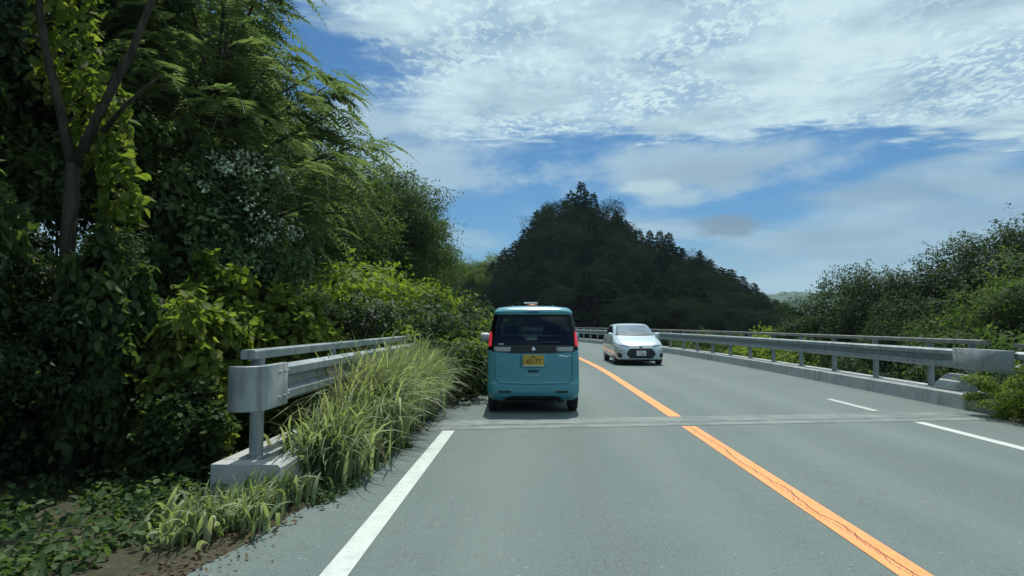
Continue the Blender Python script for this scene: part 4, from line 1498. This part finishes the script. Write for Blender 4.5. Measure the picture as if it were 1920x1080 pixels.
def frond_tree(seed, x, y, k, rz, label, nf=15):
    """slender tree with long feathery pinnate leaves reaching over the railing"""
    rng = np.random.default_rng(seed)
    root = thing('feathery_tree', label, 'tree', (x, y, float(terrain(x, y))), rz)
    root.scale = (k, k, k)
    z0 = root.location.z
    crownpts = []
    boughs = []
    tops = [(2.05, -0.6, 3.35), (1.75, 0.1, 4.1), (1.2, -0.5, 4.7), (1.6, -1.0, 3.0), (0.6, -0.4, 5.2), (1.0, -1.2, 3.9), (-0.4, -0.8, 5.4), (0.2, 0.6, 5.6), (1.3, 0.9, 5.0), (-1.0, -1.3, 4.6), (1.9, -0.2, 2.9), (0.8, 0.2, 6.2), (0.1, -1.5, 4.2), (1.5, 0.5, 4.6), (2.0, 0.3, 3.7), (0.3, 0.1, 6.8), (-0.6, 0.2, 6.5)]
    items = [tube_geo([(0, 0, -0.3), (0.05, 0, 1.2), (0.15, -0.05, 2.6), (0.3, -0.1, 4.0), (0.3, 0, 6.3)], [0.09, 0.08, 0.065, 0.045, 0.015], 8)]
    Vs, Fs, o = [], [], 0
    for tp in tops:
        tp = np.array(tp)
        a = np.array([0.15, -0.05, min(4.2, tp[2] * 0.72)])
        items.append(tube_geo([a, a * 0.5 + tp * 0.5 + [0, 0, 0.12], tp], [0.035, 0.022, 0.008], 6))
        out = tp - a
        for i in range(nf):
            u = rng.uniform(0.45, 1.05)
            p0 = a + out * u + rng.normal(0, 0.05, 3)
            ang = math.atan2(out[1], out[0]) + rng.normal(0, 0.9)
            L = rng.uniform(0.5, 0.9)
            d = np.array([math.cos(ang), math.sin(ang), 0.0])
            side = np.array([-d[1], d[0], 0.0])
            npair = 17
            t = np.linspace(0.08, 1.0, npair)
            lift = rng.uniform(0.0, 0.45); sag = rng.uniform(0.5, 1.0)
            c = p0 + d * L * t[:, None] + np.array([0, 0, 1]) * (lift * t - sag * t ** 2)[:, None] * L
            ll = 0.17 * np.sin(np.clip(t * 1.05, 0, 1) * math.pi * 0.9 + 0.25)[:, None] + 0.03
            for s in (1, -1):
                tip = unit(side * s + d * 0.45 + np.array([0, 0, -0.28]) + rng.normal(0, 0.06, (npair, 3)))
                nr = np.array([0, 0, 1.0]) + side * s * 0.25 + rng.normal(0, 0.12, (npair, 3))
                V, F = leaf_geo(c, nr, ll[:, 0], rng, aspect=0.24, fold=0.05, droop=0.0, tips=tip)
                Vs.append(V); Fs.append(F + o); o += len(V)
            # midrib
            w = side * 0.004
            V = np.concatenate([c + w, c - w]); m = len(c)
            F = np.concatenate([np.stack([np.arange(m - 1), np.arange(1, m), np.arange(m, 2 * m - 1)], 1), np.stack([np.arange(1, m), np.arange(m + 1, 2 * m), np.arange(m, 2 * m - 1)], 1)])
            Vs.append(V); Fs.append(F + o); o += len(V)
    V, F = join_geo(items)
    part('trunk', pymesh('trunk', V, F, True), 'bark', root)
    part('crown', npmesh('crown', np.concatenate(Vs), np.concatenate(Fs)), 'leaf_frond', root)


def forked_tree():
    """the forked trunk at the top left with yellow green climbing leaves"""
    x, y = -4.25, 5.9
    zb = float(terrain(x, y))
    root = thing('forked_tree', 'forked dark trunk with yellow green leaves at the top left', 'tree', (x, y, zb))
    items = [tube_geo([(0.1, 0, -0.2), (0.05, 0, 1.2), (0.0, 0, 2.2), (0.03, 0, 2.95)], [0.09, 0.075, 0.065, 0.062], 9),
             tube_geo([(0.02, 0, 2.85), (-0.10, 0.0, 3.4), (-0.27, 0, 4.0), (-0.42, 0, 4.8), (-0.5, 0.2, 6.0)], [0.05, 0.042, 0.036, 0.03, 0.015], 8),
             tube_geo([(0.03, 0, 2.9), (0.25, 0.02, 3.45), (0.52, 0.05, 4.05), (0.75, 0.1, 4.8), (1.1, 0.3, 6.0)], [0.05, 0.042, 0.034, 0.026, 0.012], 8),
             tube_geo([(0.30, 0, 3.25), (0.55, -0.1, 3.45), (0.95, -0.2, 3.70)], [0.03, 0.022, 0.008], 6)]
    V, F = join_geo(items)
    part('trunk', pymesh('trunk', V, F, True), 'bark', root)
    rng = np.random.default_rng(9)
    P = []
    for (c, r, n) in (((-0.25, 0.25, 4.3), (0.35, 0.25, 0.9), 420), ((0.15, 0.2, 3.4), (0.3, 0.22, 0.55), 300), ((0.35, 0.2, 2.75), (0.22, 0.2, 0.45), 220), ((-0.5, 0.3, 5.4), (0.7, 0.5, 0.8), 420), ((0.9, 0.5, 5.6), (0.8, 0.6, 0.7), 420)):
        d = unit(rng.normal(size=(n, 3))) * rng.uniform(0.2, 1, (n, 1)) ** 0.5
        P.append(np.array(c) + d * np.array(r))
    P = np.concatenate(P)
    V, F = leaf_geo(P, rng.normal(size=P.shape) * 0.6 + np.array([0, -0.3, 0.4]), rng.uniform(0.07, 0.14, len(P)), rng, aspect=0.7, droop=0.8, six=True)
    part('crown', npmesh('crown', V, F), 'leaf_yellow', root)


def flowering_shrub():
    root = plant_tree('flowering_shrub', 'pale leaved shrub with white blossom clusters below the feathery fronds', 'shrub', K(3.5, 91, 2.0, 0.85, 0.075, 70, 130, 0.04, clump_r=0.27, shell=0.4, low=-0.9), 'leaf_pale', -4.0, 8.6, 3.9, 1.0, 0.4, parts=('stem', 'foliage'))
    rng = np.random.default_rng(12)
    P = []
    for _ in range(30):
        d = unit(rng.normal(size=3)); d[1] = -abs(d[1]); d[2] = d[2] * 0.7 + 0.2
        c = d * np.array([0.85, 0.85, 0.85]) + np.array([0, 0, 2.5])
        P.append(c + rng.normal(0, 0.045, (26, 3)) * np.array([1.3, 1.0, 0.8]))
    P = np.concatenate(P)
    V, F = leaf_geo(P, rng.normal(size=P.shape) + np.array([0, 0, 0.8]), rng.uniform(0.03, 0.055, len(P)), rng, aspect=0.8)
    part('blossom', npmesh('blossom', V, F), 'blossom', root)


# ---- conifers of the hill ahead (x, y, height of the top)
HILL = [(-5.8, 95.6, 10.4), (-4.2, 95.4, 12.3), (-2.8, 99.8, 13.9), (-0.9, 98.2, 15.7), (0.6, 95.6, 17.8), (2.1, 100.0, 19.4), (3.9, 96.2, 20.0), (5.6, 99.4,
        21.4), (7.0, 95.5, 21.9), (8.9, 98.0, 20.8), (10.1, 95.5, 19.5), (12.3, 98.3, 18.1), (13.8, 98.4, 16.7), (15.6, 98.1, 15.3), (17.1, 97.6, 15.1),
        (19.0, 99.9, 15.4), (20.1, 98.8, 14.9), (21.4, 97.8, 12.7), (22.5, 96.2, 12.2), (24.7, 98.8, 12.3), (26.4, 99.5, 11.0), (28.2, 100.4, 9.9), (28.4,
        96.4, 9.3), (30.1, 96.4, 8.3), (32.1, 97.8, 7.4), (34.2, 100.4, 6.2), (36.3, 100.8, 5.1), (37.7, 100.8, 4.7), (-4.8, 90.7, 9.0), (-2.6, 86.8, 9.8),
        (-1.0, 85.8, 11.4), (0.8, 87.0, 12.8), (2.3, 86.0, 15.3), (4.5, 86.7, 15.6), (6.1, 87.5, 15.5), (7.6, 85.3, 16.0), (9.2, 85.9, 14.1), (10.8, 86.5,
        13.5), (13.3, 88.2, 12.7), (15.9, 90.9, 12.0), (17.1, 87.5, 11.6), (18.5, 86.5, 10.1), (20.9, 88.0, 9.3), (22.1, 86.5, 9.1), (24.7, 90.2, 8.5), (26.5,
        90.6, 8.1), (27.4, 87.4, 5.8), (30.3, 89.7, 5.0), (30.9, 85.6, 4.2), (34.3, 90.4, 3.0), (-3.6, 78.9, 6.9), (-1.4, 79.9, 7.8), (0.7, 79.1, 9.3), (2.6,
        80.7, 10.0), (4.4, 80.8, 10.3), (6.5, 80.4, 12.0), (8.1, 79.0, 9.6), (9.8, 78.8, 10.1), (12.1, 80.6, 8.2), (13.9, 80.5, 9.1), (14.6, 75.7, 7.1),
        (17.8, 80.3, 6.5), (18.9, 76.2, 6.0), (22.1, 80.4, 6.1), (23.6, 78.2, 5.1), (25.4, 78.6, 5.3), (27.3, 78.6, 3.2), (29.4, 79.6, 3.4), (-2.7, 70.0,
        5.2), (-0.3, 68.3, 5.8), (1.7, 66.9, 5.6), (3.7, 70.8, 6.5), (5.4, 68.7, 7.1), (7.6, 67.6, 5.9), (9.6, 65.4, 4.7), (12.2, 66.8, 5.3), (15.1, 69.8,
        4.6), (16.0, 66.1, 3.8), (18.0, 67.0, 3.8), (20.7, 69.3, 3.0), (22.0, 68.3, 3.4), (23.9, 67.9, 2.4), (26.4, 70.1, 2.8)]


ORD = ['', 'next', 'second', 'third', 'fourth', 'fifth', 'sixth', 'seventh', 'eighth', 'ninth', 'tenth', 'eleventh', 'twelfth', 'thirteenth', 'fourteenth', 'fifteenth', 'sixteenth', 'seventeenth', 'eighteenth', 'nineteenth']


def hill_wood():
    rng = random.Random(3)
    for i, (x, y, top) in enumerate(HILL):
        if float(off_of(x, y)) < 9.2:
            continue
        z = float(terrain(x, y))
        h = top - z
        k = CONIFER[rng.randrange(3)]
        lab = 'dark conifer in the dense wood on the slope below the hill skyline'
        j = i - 8
        if j == 0:
            lab = 'tallest dark conifer on the very top of the hill straight ahead'
        elif i < 28:
            lab = 'dark skyline conifer on the hill, %s to the %s of the tallest one' % (ORD[abs(j)], 'right' if j > 0 else 'left')
        if j != 0 and rng.random() < (0.22 if i < 28 else 0.45):
            if i >= 28:
                lab = 'dark rounded broadleaf tree on the slope of the hill ahead'
            else:
                lab = lab.replace('conifer', 'rounded tree')
            plant_tree('broadleaf_tree', lab, 'tree', BROAD[rng.randrange(3)], 'leaf_conifer', x, y, top, max(1.0, min(2.0, 10.0 / max(h, 3))), rng.uniform(0, 6.28), 'broadleaf trees on the hill ahead')
            continue
        w = max(1.1, min(2.4, 15.5 / max(h, 3) * rng.uniform(0.9, 1.3)))
        plant_tree('conifer', lab, 'conifer', k, 'leaf_conifer', x, y, top, w, rng.uniform(0, 6.28), 'conifers on the hill ahead')


hill_wood()
frond_tree(7, -4.9, 9.6, 1.1, 0.0, 'slender tree with long feathery fronds hanging above the left railing', 20)
frond_tree(8, -6.2, 9.6, 1.05, -0.3, 'feathery leaved tree right of the forked trunk at picture top', 20)
frond_tree(9, -6.5, 12.6, 1.15, 0.3, 'feathery leaved tree behind the first fronds against the sky', 18)
forked_tree()
flowering_shrub()

T = plant_tree
# ---- tall trees of the left side, from near to far
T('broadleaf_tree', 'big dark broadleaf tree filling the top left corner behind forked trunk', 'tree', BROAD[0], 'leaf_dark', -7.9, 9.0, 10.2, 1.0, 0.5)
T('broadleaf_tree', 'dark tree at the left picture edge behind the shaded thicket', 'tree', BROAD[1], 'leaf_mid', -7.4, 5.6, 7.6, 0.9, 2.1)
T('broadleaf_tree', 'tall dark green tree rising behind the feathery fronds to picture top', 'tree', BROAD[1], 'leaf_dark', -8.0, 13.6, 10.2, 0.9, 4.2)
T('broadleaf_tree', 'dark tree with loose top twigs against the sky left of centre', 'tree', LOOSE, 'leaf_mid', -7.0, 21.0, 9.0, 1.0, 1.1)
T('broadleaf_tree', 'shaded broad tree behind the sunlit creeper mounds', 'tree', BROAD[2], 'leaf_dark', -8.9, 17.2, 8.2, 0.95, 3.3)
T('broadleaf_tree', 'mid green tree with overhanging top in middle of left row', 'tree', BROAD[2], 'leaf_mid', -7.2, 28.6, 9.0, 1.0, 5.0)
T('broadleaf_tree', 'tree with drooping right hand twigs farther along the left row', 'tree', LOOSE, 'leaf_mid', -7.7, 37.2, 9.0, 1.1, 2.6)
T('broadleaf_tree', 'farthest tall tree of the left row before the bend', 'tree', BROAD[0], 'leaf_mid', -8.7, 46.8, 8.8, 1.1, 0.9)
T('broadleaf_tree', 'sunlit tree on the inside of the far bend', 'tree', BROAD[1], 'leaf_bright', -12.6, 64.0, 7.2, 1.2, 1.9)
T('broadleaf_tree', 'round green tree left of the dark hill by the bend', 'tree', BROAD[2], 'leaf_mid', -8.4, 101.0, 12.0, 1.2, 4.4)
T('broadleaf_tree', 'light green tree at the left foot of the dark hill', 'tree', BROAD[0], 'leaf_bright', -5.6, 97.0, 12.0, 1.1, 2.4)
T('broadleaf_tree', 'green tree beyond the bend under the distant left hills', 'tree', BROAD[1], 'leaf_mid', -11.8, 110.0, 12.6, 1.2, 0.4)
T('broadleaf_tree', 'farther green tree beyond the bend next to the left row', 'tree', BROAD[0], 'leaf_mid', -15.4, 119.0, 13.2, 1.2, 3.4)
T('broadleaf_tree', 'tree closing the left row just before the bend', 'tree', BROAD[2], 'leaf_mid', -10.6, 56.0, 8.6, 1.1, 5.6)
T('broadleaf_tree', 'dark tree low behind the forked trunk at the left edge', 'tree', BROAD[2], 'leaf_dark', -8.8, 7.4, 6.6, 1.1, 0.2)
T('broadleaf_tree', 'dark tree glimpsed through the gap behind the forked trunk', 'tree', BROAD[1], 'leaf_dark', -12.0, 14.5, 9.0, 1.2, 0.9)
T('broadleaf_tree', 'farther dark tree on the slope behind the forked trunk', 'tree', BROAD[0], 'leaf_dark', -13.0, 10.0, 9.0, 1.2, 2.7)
# ---- sunlit creeper-covered mounds beyond the left railing
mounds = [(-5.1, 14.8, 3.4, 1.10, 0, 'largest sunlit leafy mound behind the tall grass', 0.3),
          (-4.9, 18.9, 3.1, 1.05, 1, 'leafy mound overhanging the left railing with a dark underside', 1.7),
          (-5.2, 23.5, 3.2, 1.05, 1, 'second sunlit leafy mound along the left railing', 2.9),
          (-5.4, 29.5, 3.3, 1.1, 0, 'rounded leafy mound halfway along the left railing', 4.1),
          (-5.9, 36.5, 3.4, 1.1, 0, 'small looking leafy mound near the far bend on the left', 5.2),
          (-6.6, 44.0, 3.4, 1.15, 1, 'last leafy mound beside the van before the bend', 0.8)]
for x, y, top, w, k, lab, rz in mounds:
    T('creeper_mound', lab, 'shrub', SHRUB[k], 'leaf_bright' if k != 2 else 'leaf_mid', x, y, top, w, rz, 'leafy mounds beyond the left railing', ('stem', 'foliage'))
for x, y, top, w, k, lab, rz in [(-3.5, 13.3, 2.35, 1.05, 0, 'dark bush added as shade under the largest sunlit mound', 0.8), (-3.3, 16.2, 2.45, 1.05, 2, 'dark bush added as mound shade over the far railing end', 2.2), (-3.3, 20.0, 2.5, 1.05, 1, 'dark bush added as mound shade at the kerb beside the van', 3.5), (-3.75, 25.5, 2.4, 1.1, 0, 'dark bush added as mound shade along the kerb left of the van mirror', 4.7)]:  # dark-leaved bushes added to stand in for the mounds' shaded undersides
    T('mound_shade_bush', lab, 'bush', SHRUB[k], 'leaf_dark', x, y, top, w, rz, 'dark bushes added as shade under the left mounds', ('stem', 'foliage'))
# ---- shaded thicket at the near left
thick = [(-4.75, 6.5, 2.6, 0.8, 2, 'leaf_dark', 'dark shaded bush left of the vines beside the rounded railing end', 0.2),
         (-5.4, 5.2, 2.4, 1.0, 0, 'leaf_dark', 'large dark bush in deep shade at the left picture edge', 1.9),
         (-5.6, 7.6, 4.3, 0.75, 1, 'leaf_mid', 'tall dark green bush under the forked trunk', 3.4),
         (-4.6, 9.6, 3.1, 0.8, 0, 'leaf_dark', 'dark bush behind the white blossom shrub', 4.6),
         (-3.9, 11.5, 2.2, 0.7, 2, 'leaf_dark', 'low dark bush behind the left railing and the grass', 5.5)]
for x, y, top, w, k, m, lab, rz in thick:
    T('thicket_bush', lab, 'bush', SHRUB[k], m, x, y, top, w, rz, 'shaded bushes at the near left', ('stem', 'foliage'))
vines = [(-3.55, 7.3, 2.2, 0.9, 1, 'leaf_bright', 'leafy green vine thicket between the two yellow green vines', 0.9),
         (-3.5, 8.9, 2.1, 1.1, 1, 'leaf_yellow', 'yellow green vine above the top bar behind the grass', 2.8),
         (-3.2, 6.2, 2.0, 1.0, 0, 'leaf_yellow', 'upright yellow green vine left of the railing end', 0.5),
         (-2.95, 7.7, 1.85, 1.0, 1, 'leaf_yellow', 'bushy yellow green vine just above the railing end', 2.2),
         (-2.85, 9.3, 1.45, 1.0, 0, 'leaf_yellow', 'small bright green vine peeping over the top bar', 4.0),
         (-3.05, 5.75, 1.0, 1.2, 1, 'leaf_mid', 'low green vine around the foot of the railing post', 1.3),
         (-4.0, 6.0, 2.35, 0.7, 1, 'leaf_mid', 'green climbing vine hanging in the middle of the dark thicket', 3.1),
         (-4.9, 5.3, 2.9, 0.8, 1, 'leaf_mid', 'leafy vine climbing below the forked trunk at left edge', 5.0)]
for x, y, top, w, k, m, lab, rz in vines:
    T('climbing_vine', lab, 'vine', VINE[k], m, x, y, top, w, rz, 'climbing vines by the left railing', ('stem', 'foliage'))
# ---- right side
right = [(12.9, 28.5, 3.7, 0.85, BROAD[0], 'leaf_dark', 'smallest leftmost tree of the clump beyond the right railing', 2.0),
         (14.6, 26.5, 4.5, 0.9, BROAD[2], 'leaf_dark', 'second tree from the left in the clump beyond right railing', 0.7),
         (16.6, 25.0, 5.2, 0.9, BROAD[0], 'leaf_dark', 'third tree from the left in the clump beyond right railing', 3.9),
         (19.4, 24.5, 6.6, 0.95, BROAD[1], 'leaf_dark', 'tallest tree at the right picture edge', 3.0),
         (14.3, 19.4, 3.6, 0.95, BROAD[2], 'leaf_mid', 'light speckled green tree near the right picture edge', 4.9),
         (17.4, 20.5, 5.0, 0.9, BROAD[0], 'leaf_dark', 'green tree cut by the right edge in front of the tallest', 1.2),
         (12.4, 22.6, 2.6, 0.9, BROAD[1], 'leaf_dark', 'low dark tree right behind the middle of the right railing', 5.7)]
for x, y, top, w, k, m, lab, rz in right:
    T('broadleaf_tree', lab, 'tree', k, m, x, y, top, w, rz, 'trees beyond the right railing')
rb = [(10.2, 15.6, 1.0, 0.75, 0, 'leaf_dark', 'green bush behind the right railing near the concrete block', 0.4),
      (11.4, 18.4, 1.65, 0.8, 1, 'leaf_mid', 'green bush under the speckled tree behind the right railing', 1.1),
      (10.9, 22.0, 1.2, 0.8, 2, 'leaf_dark', 'low bush behind the middle of the right railing', 2.6),
      (11.6, 26.5, 1.55, 0.85, 0, 'leaf_bright', 'sunny green bush left of the smaller dark tree', 3.7),
      (12.0, 32.5, 1.7, 0.95, 1, 'leaf_bright', 'bright bush in the gap before the distant ridge', 4.4),
      (11.0, 39.0, 1.5, 0.9, 2, 'leaf_mid', 'bush behind the railing right of the hatchback', 5.1),
      (9.5, 46.5, 1.6, 0.95, 0, 'leaf_dark', 'dark bush behind the railing beside the hatchback', 0.2),
      (12.6, 14.4, 1.9, 0.8, 2, 'leaf_mid', 'bush behind the railing at the right picture edge', 2.9)]
for x, y, top, w, k, m, lab, rz in rb:
    T('roadside_bush', lab, 'bush', SHRUB[k], m, x, y, top, w, rz, 'bushes beyond the right railing', ('stem', 'foliage'))
T('roadside_bush', 'bright green low bush on the right verge before the joint', 'bush', SHRUB[1], 'leaf_bright', 7.5, 10.1, 0.92, 1.6, 0.9, None, ('stem', 'foliage'), base=-0.05)
T('roadside_bush', 'green verge bush at the far right edge below the guardrail', 'bush', SHRUB[0], 'leaf_bright', 7.55, 8.9, 0.80, 1.7, 2.4, None, ('stem', 'foliage'), base=-0.05)


# ---- grass and weeds
def blades(name, roots, length, lean, seed, width=0.011, curl=1.0):
    """arching ribbons: roots (n,3), length (n), lean (n,3) = direction the tip falls to"""
    rng = np.random.default_rng(seed)
    n = len(roots); k = 6
    t = np.linspace(0, 1, k + 1)[None, :, None]
    L = length[:, None, None]
    up = np.array([0, 0, 1.0])
    ln = lean[:, None, :]
    c = rng.uniform(0.6, 1.7, (n, 1, 1)) * curl
    P = roots[:, None, :] + L * (up * (t - 0.42 * c * t ** 2.4) + ln * (0.18 * t + 0.62 * c * t ** 2))
    side = np.cross(unit(lean + 1e-6), up)
    side = unit(side + rng.normal(0, 0.5, (n, 3)))[:, None, :]
    w = width * rng.uniform(0.6, 1.4, (n, 1, 1)) * (1 - t ** 1.6) * (0.55 + 0.9 * np.minimum(t * 3, 1))
    A = P + side * w; B = P - side * w
    V = np.stack([A, B], 2).reshape(-1, 3)
    b = (np.arange(n) * (k + 1) * 2)[:, None, None]
    j = (np.arange(k) * 2)[None, :, None]
    F = (b + j + np.array([0, 1, 3, 2])).reshape(-1, 4)
    return V, F


def tall_grass():
    rng = np.random.default_rng(21)
    roots, length, lean = [], [], []
    # tufts: (x, y, spread, count, height)
    tufts = []
    for _ in range(95):
        y = rng.uniform(6.0, 11.8)
        tufts.append((-1.93 + rng.normal(0, 0.08), y, 0.12, 92, rng.uniform(1.05, 1.6) * (0.72 if y < 6.6 else 1.0)))
    for _ in range(22):
        tufts.append((-2.0 + rng.normal(0, 0.1), rng.uniform(7.0, 12), 0.12, 60, rng.uniform(1.5, 1.9)))
    for _ in range(16):
        y = rng.uniform(4.2, 5.6)
        tufts.append((-2.1 + rng.normal(0, 0.13) - 0.12 * (5.6 - y), y, 0.09, 55, rng.uniform(0.28, 0.5)))
    for _ in range(10):
        tufts.append((7.55 + rng.normal(0, 0.2), rng.uniform(6, 10.8), 0.15, 45, rng.uniform(0.5, 0.85)))
    for x, y, sp, n, h in tufts:
        r = np.stack([x + rng.normal(0, sp, n), y + rng.normal(0, sp * 1.3, n), np.full(n, -0.01)], 1)
        a = rng.normal(0.0, 1.25, n)
        s = 1 if x < 2 else -1
        lean.append(np.stack([s * np.cos(a) * rng.uniform(0.05, 0.55, n), np.sin(a) * 0.65 - 0.1, np.zeros(n)], 1))
        roots.append(r); length.append(h * rng.uniform(0.55, 1.15, n))
    V, F = blades('g', np.concatenate(roots), np.concatenate(length), np.concatenate(lean), 22, 0.0125)
    # flowering stems with small plumes, and dead straw between the blades
    n = 150
    r = np.stack([rng.normal(-1.95, 0.12, n), rng.uniform(6.2, 12.4, n), np.zeros(n)], 1)
    a = rng.normal(0, 1.2, n)
    ln = np.stack([np.cos(a) * 0.3, np.sin(a) * 0.3, np.zeros(n)], 1)
    hh = rng.uniform(0.9, 1.45, n)
    V2, F2 = blades('s', r, hh, ln, 23, 0.004, 0.5)
    tip = V2.reshape(n, 7, 2, 3).mean(2)[:, 5]
    k = 12
    pp = np.repeat(tip, k, 0) + rng.normal(0, 0.022, (n * k, 3)) * np.array([1, 1, 3.0])
    V3, F3 = blades('p', pp, rng.uniform(0.05, 0.12, n * k), rng.normal(0, 0.6, (n * k, 3)) * np.array([1, 1, 0]), 24, 0.004)
    n = 500
    r = np.stack([rng.normal(-1.9, 0.14, n), rng.uniform(5.8, 12.6, n), np.zeros(n)], 1)
    a = rng.uniform(0, 6.28, n)
    V4, F4 = blades('d', r, rng.uniform(0.3, 0.8, n), np.stack([np.cos(a), np.sin(a), np.zeros(n)], 1) * 0.8, 25, 0.009, 1.3)
    Vd = np.concatenate([V2, V3, V4]); Fd = np.concatenate([F2, F3 + len(V2), F4 + len(V2) + len(V3)])
    stuff('dry_grass', npmesh('dry_grass', Vd, Fd), 'dry_straw', 'dry straw and seed stems among the tall grass by the left railing', 'grass')
    stuff('tall_grass', npmesh('tall_grass', V, F), 'grass_blade', 'tall arching grass growing in front of the left railing', 'grass')


def weeds():
    """low broad leaved weeds and dead litter along the left road edge"""
    rng = np.random.default_rng(31)
    P, N, S = [], [], []
    for _ in range(290):
        y = rng.uniform(2.6, 6.4)
        x = -2.35 - 0.10 * (6 - y) - abs(rng.normal(0, 0.85))
        if -3.4 < x < -2.6 and 3.9 < y < 4.7 and rng.random() < 0.75:
            continue
        n = 46
        r = rng.uniform(0.10, 0.28)
        d = unit(rng.normal(size=(n, 3))); d[:, 2] = np.abs(d[:, 2])
        P.append(np.array([x, y, 0.0]) + d * rng.uniform(0.3, 1, (n, 1)) * np.array([r, r, r * rng.uniform(0.6, 1.3)]))
        N.append(d * 0.7 + np.array([0, 0, 0.6]) + rng.normal(0, 0.5, (n, 3))); S.append(rng.uniform(0.03, 0.085, n))
    for _ in range(60):
        y = rng.uniform(5.2, 10.5); x = -1.72 + rng.normal(0, 0.08) + 0.02 * (y - 5)
        n = 26
        d = unit(rng.normal(size=(n, 3))); d[:, 2] = np.abs(d[:, 2])
        P.append(np.array([x, y, 0.0]) + d * rng.uniform(0.3, 1, (n, 1)) * np.array([.12, .12, .10]))
        N.append(d * 0.5 + np.array([0, 0, 0.8]) + rng.normal(0, 0.3, (n, 3))); S.append(rng.uniform(0.025, 0.055, n))
    P = np.concatenate(P); N = np.concatenate(N); S = np.concatenate(S)
    V, F = leaf_geo(P, N, S, rng, aspect=0.7, six=True)
    stuff('ground_weeds', npmesh('ground_weeds', V, F), 'leaf_weed', 'low broad leaved weeds covering the ground at the bottom left', 'weeds')
    n = 2600
    y = rng.uniform(2.8, 11.0, n)
    x = -1.86 - 0.10 * np.maximum(6 - y, 0) + rng.normal(0, 0.16, n)
    P = np.stack([x, y, rng.uniform(0.004, 0.03, n)], 1)
    V, F = leaf_geo(P, np.array([0, 0, 1.0]) + rng.normal(0, 0.35, (n, 3)), rng.uniform(0.02, 0.055, n), rng, aspect=0.5)
    stuff('dead_leaf_litter', npmesh('dead_leaf_litter', V, F), 'dry_litter', 'brown dead leaves and soil crumbs along the left road edge', 'leaf litter')


def verge_soil():
    """thin bank of washed-in soil on the shoulder under the grass"""
    rng = np.random.default_rng(41)
    ns, no = 90, 8
    V = []
    e = np.convolve(rng.normal(0, 0.12, ns + 8), np.ones(5) / 5, 'same')
    for i in range(ns):
        s = 1.5 + i * 0.125
        inner = -1.74 - 0.10 * max(6 - s, 0) + 0.04 * max(0, s - 6) * 0.5 + e[i]
        for j in range(no):
            t = j / (no - 1)
            o = inner + (-3.6 - inner) * t if s < 5.2 else inner + (-1.99 - inner) * t
            V.append((o, s, 0.003 + 0.055 * math.sin(min(1, t * 1.4) * math.pi / 2) + rng.normal(0, 0.006) * (t > 0)))
    F = [(i * no + j, (i + 1) * no + j, (i + 1) * no + j + 1, i * no + j + 1) for i in range(ns - 1) for j in range(no - 1)]
    structure('soil_verge', pymesh('soil_verge', V, F, True), 'soil')


tall_grass()
weeds()
verge_soil()


# ================================================================== air
def haze():
    """thin summer haze round the whole scene"""
    V, F = box_geo(-3900, 3900, -3800, 3900, -60, 175)
    m, g = new_mat('haze_air')
    v = g.n('ShaderNodeVolumePrincipled')
    v.inputs['Color'].default_value = (0.66, 0.86, 1.0, 1)
    v.inputs['Density'].default_value = 0.0002
    v.inputs['Anisotropy'].default_value = 0.2
    o = g.n('ShaderNodeOutputMaterial')
    g.put(o.inputs['Volume'], v.outputs[0])
    stuff('haze', pymesh('haze', V, F), 'haze_air', 'thin pale haze in the air over the valley', 'haze')


haze()
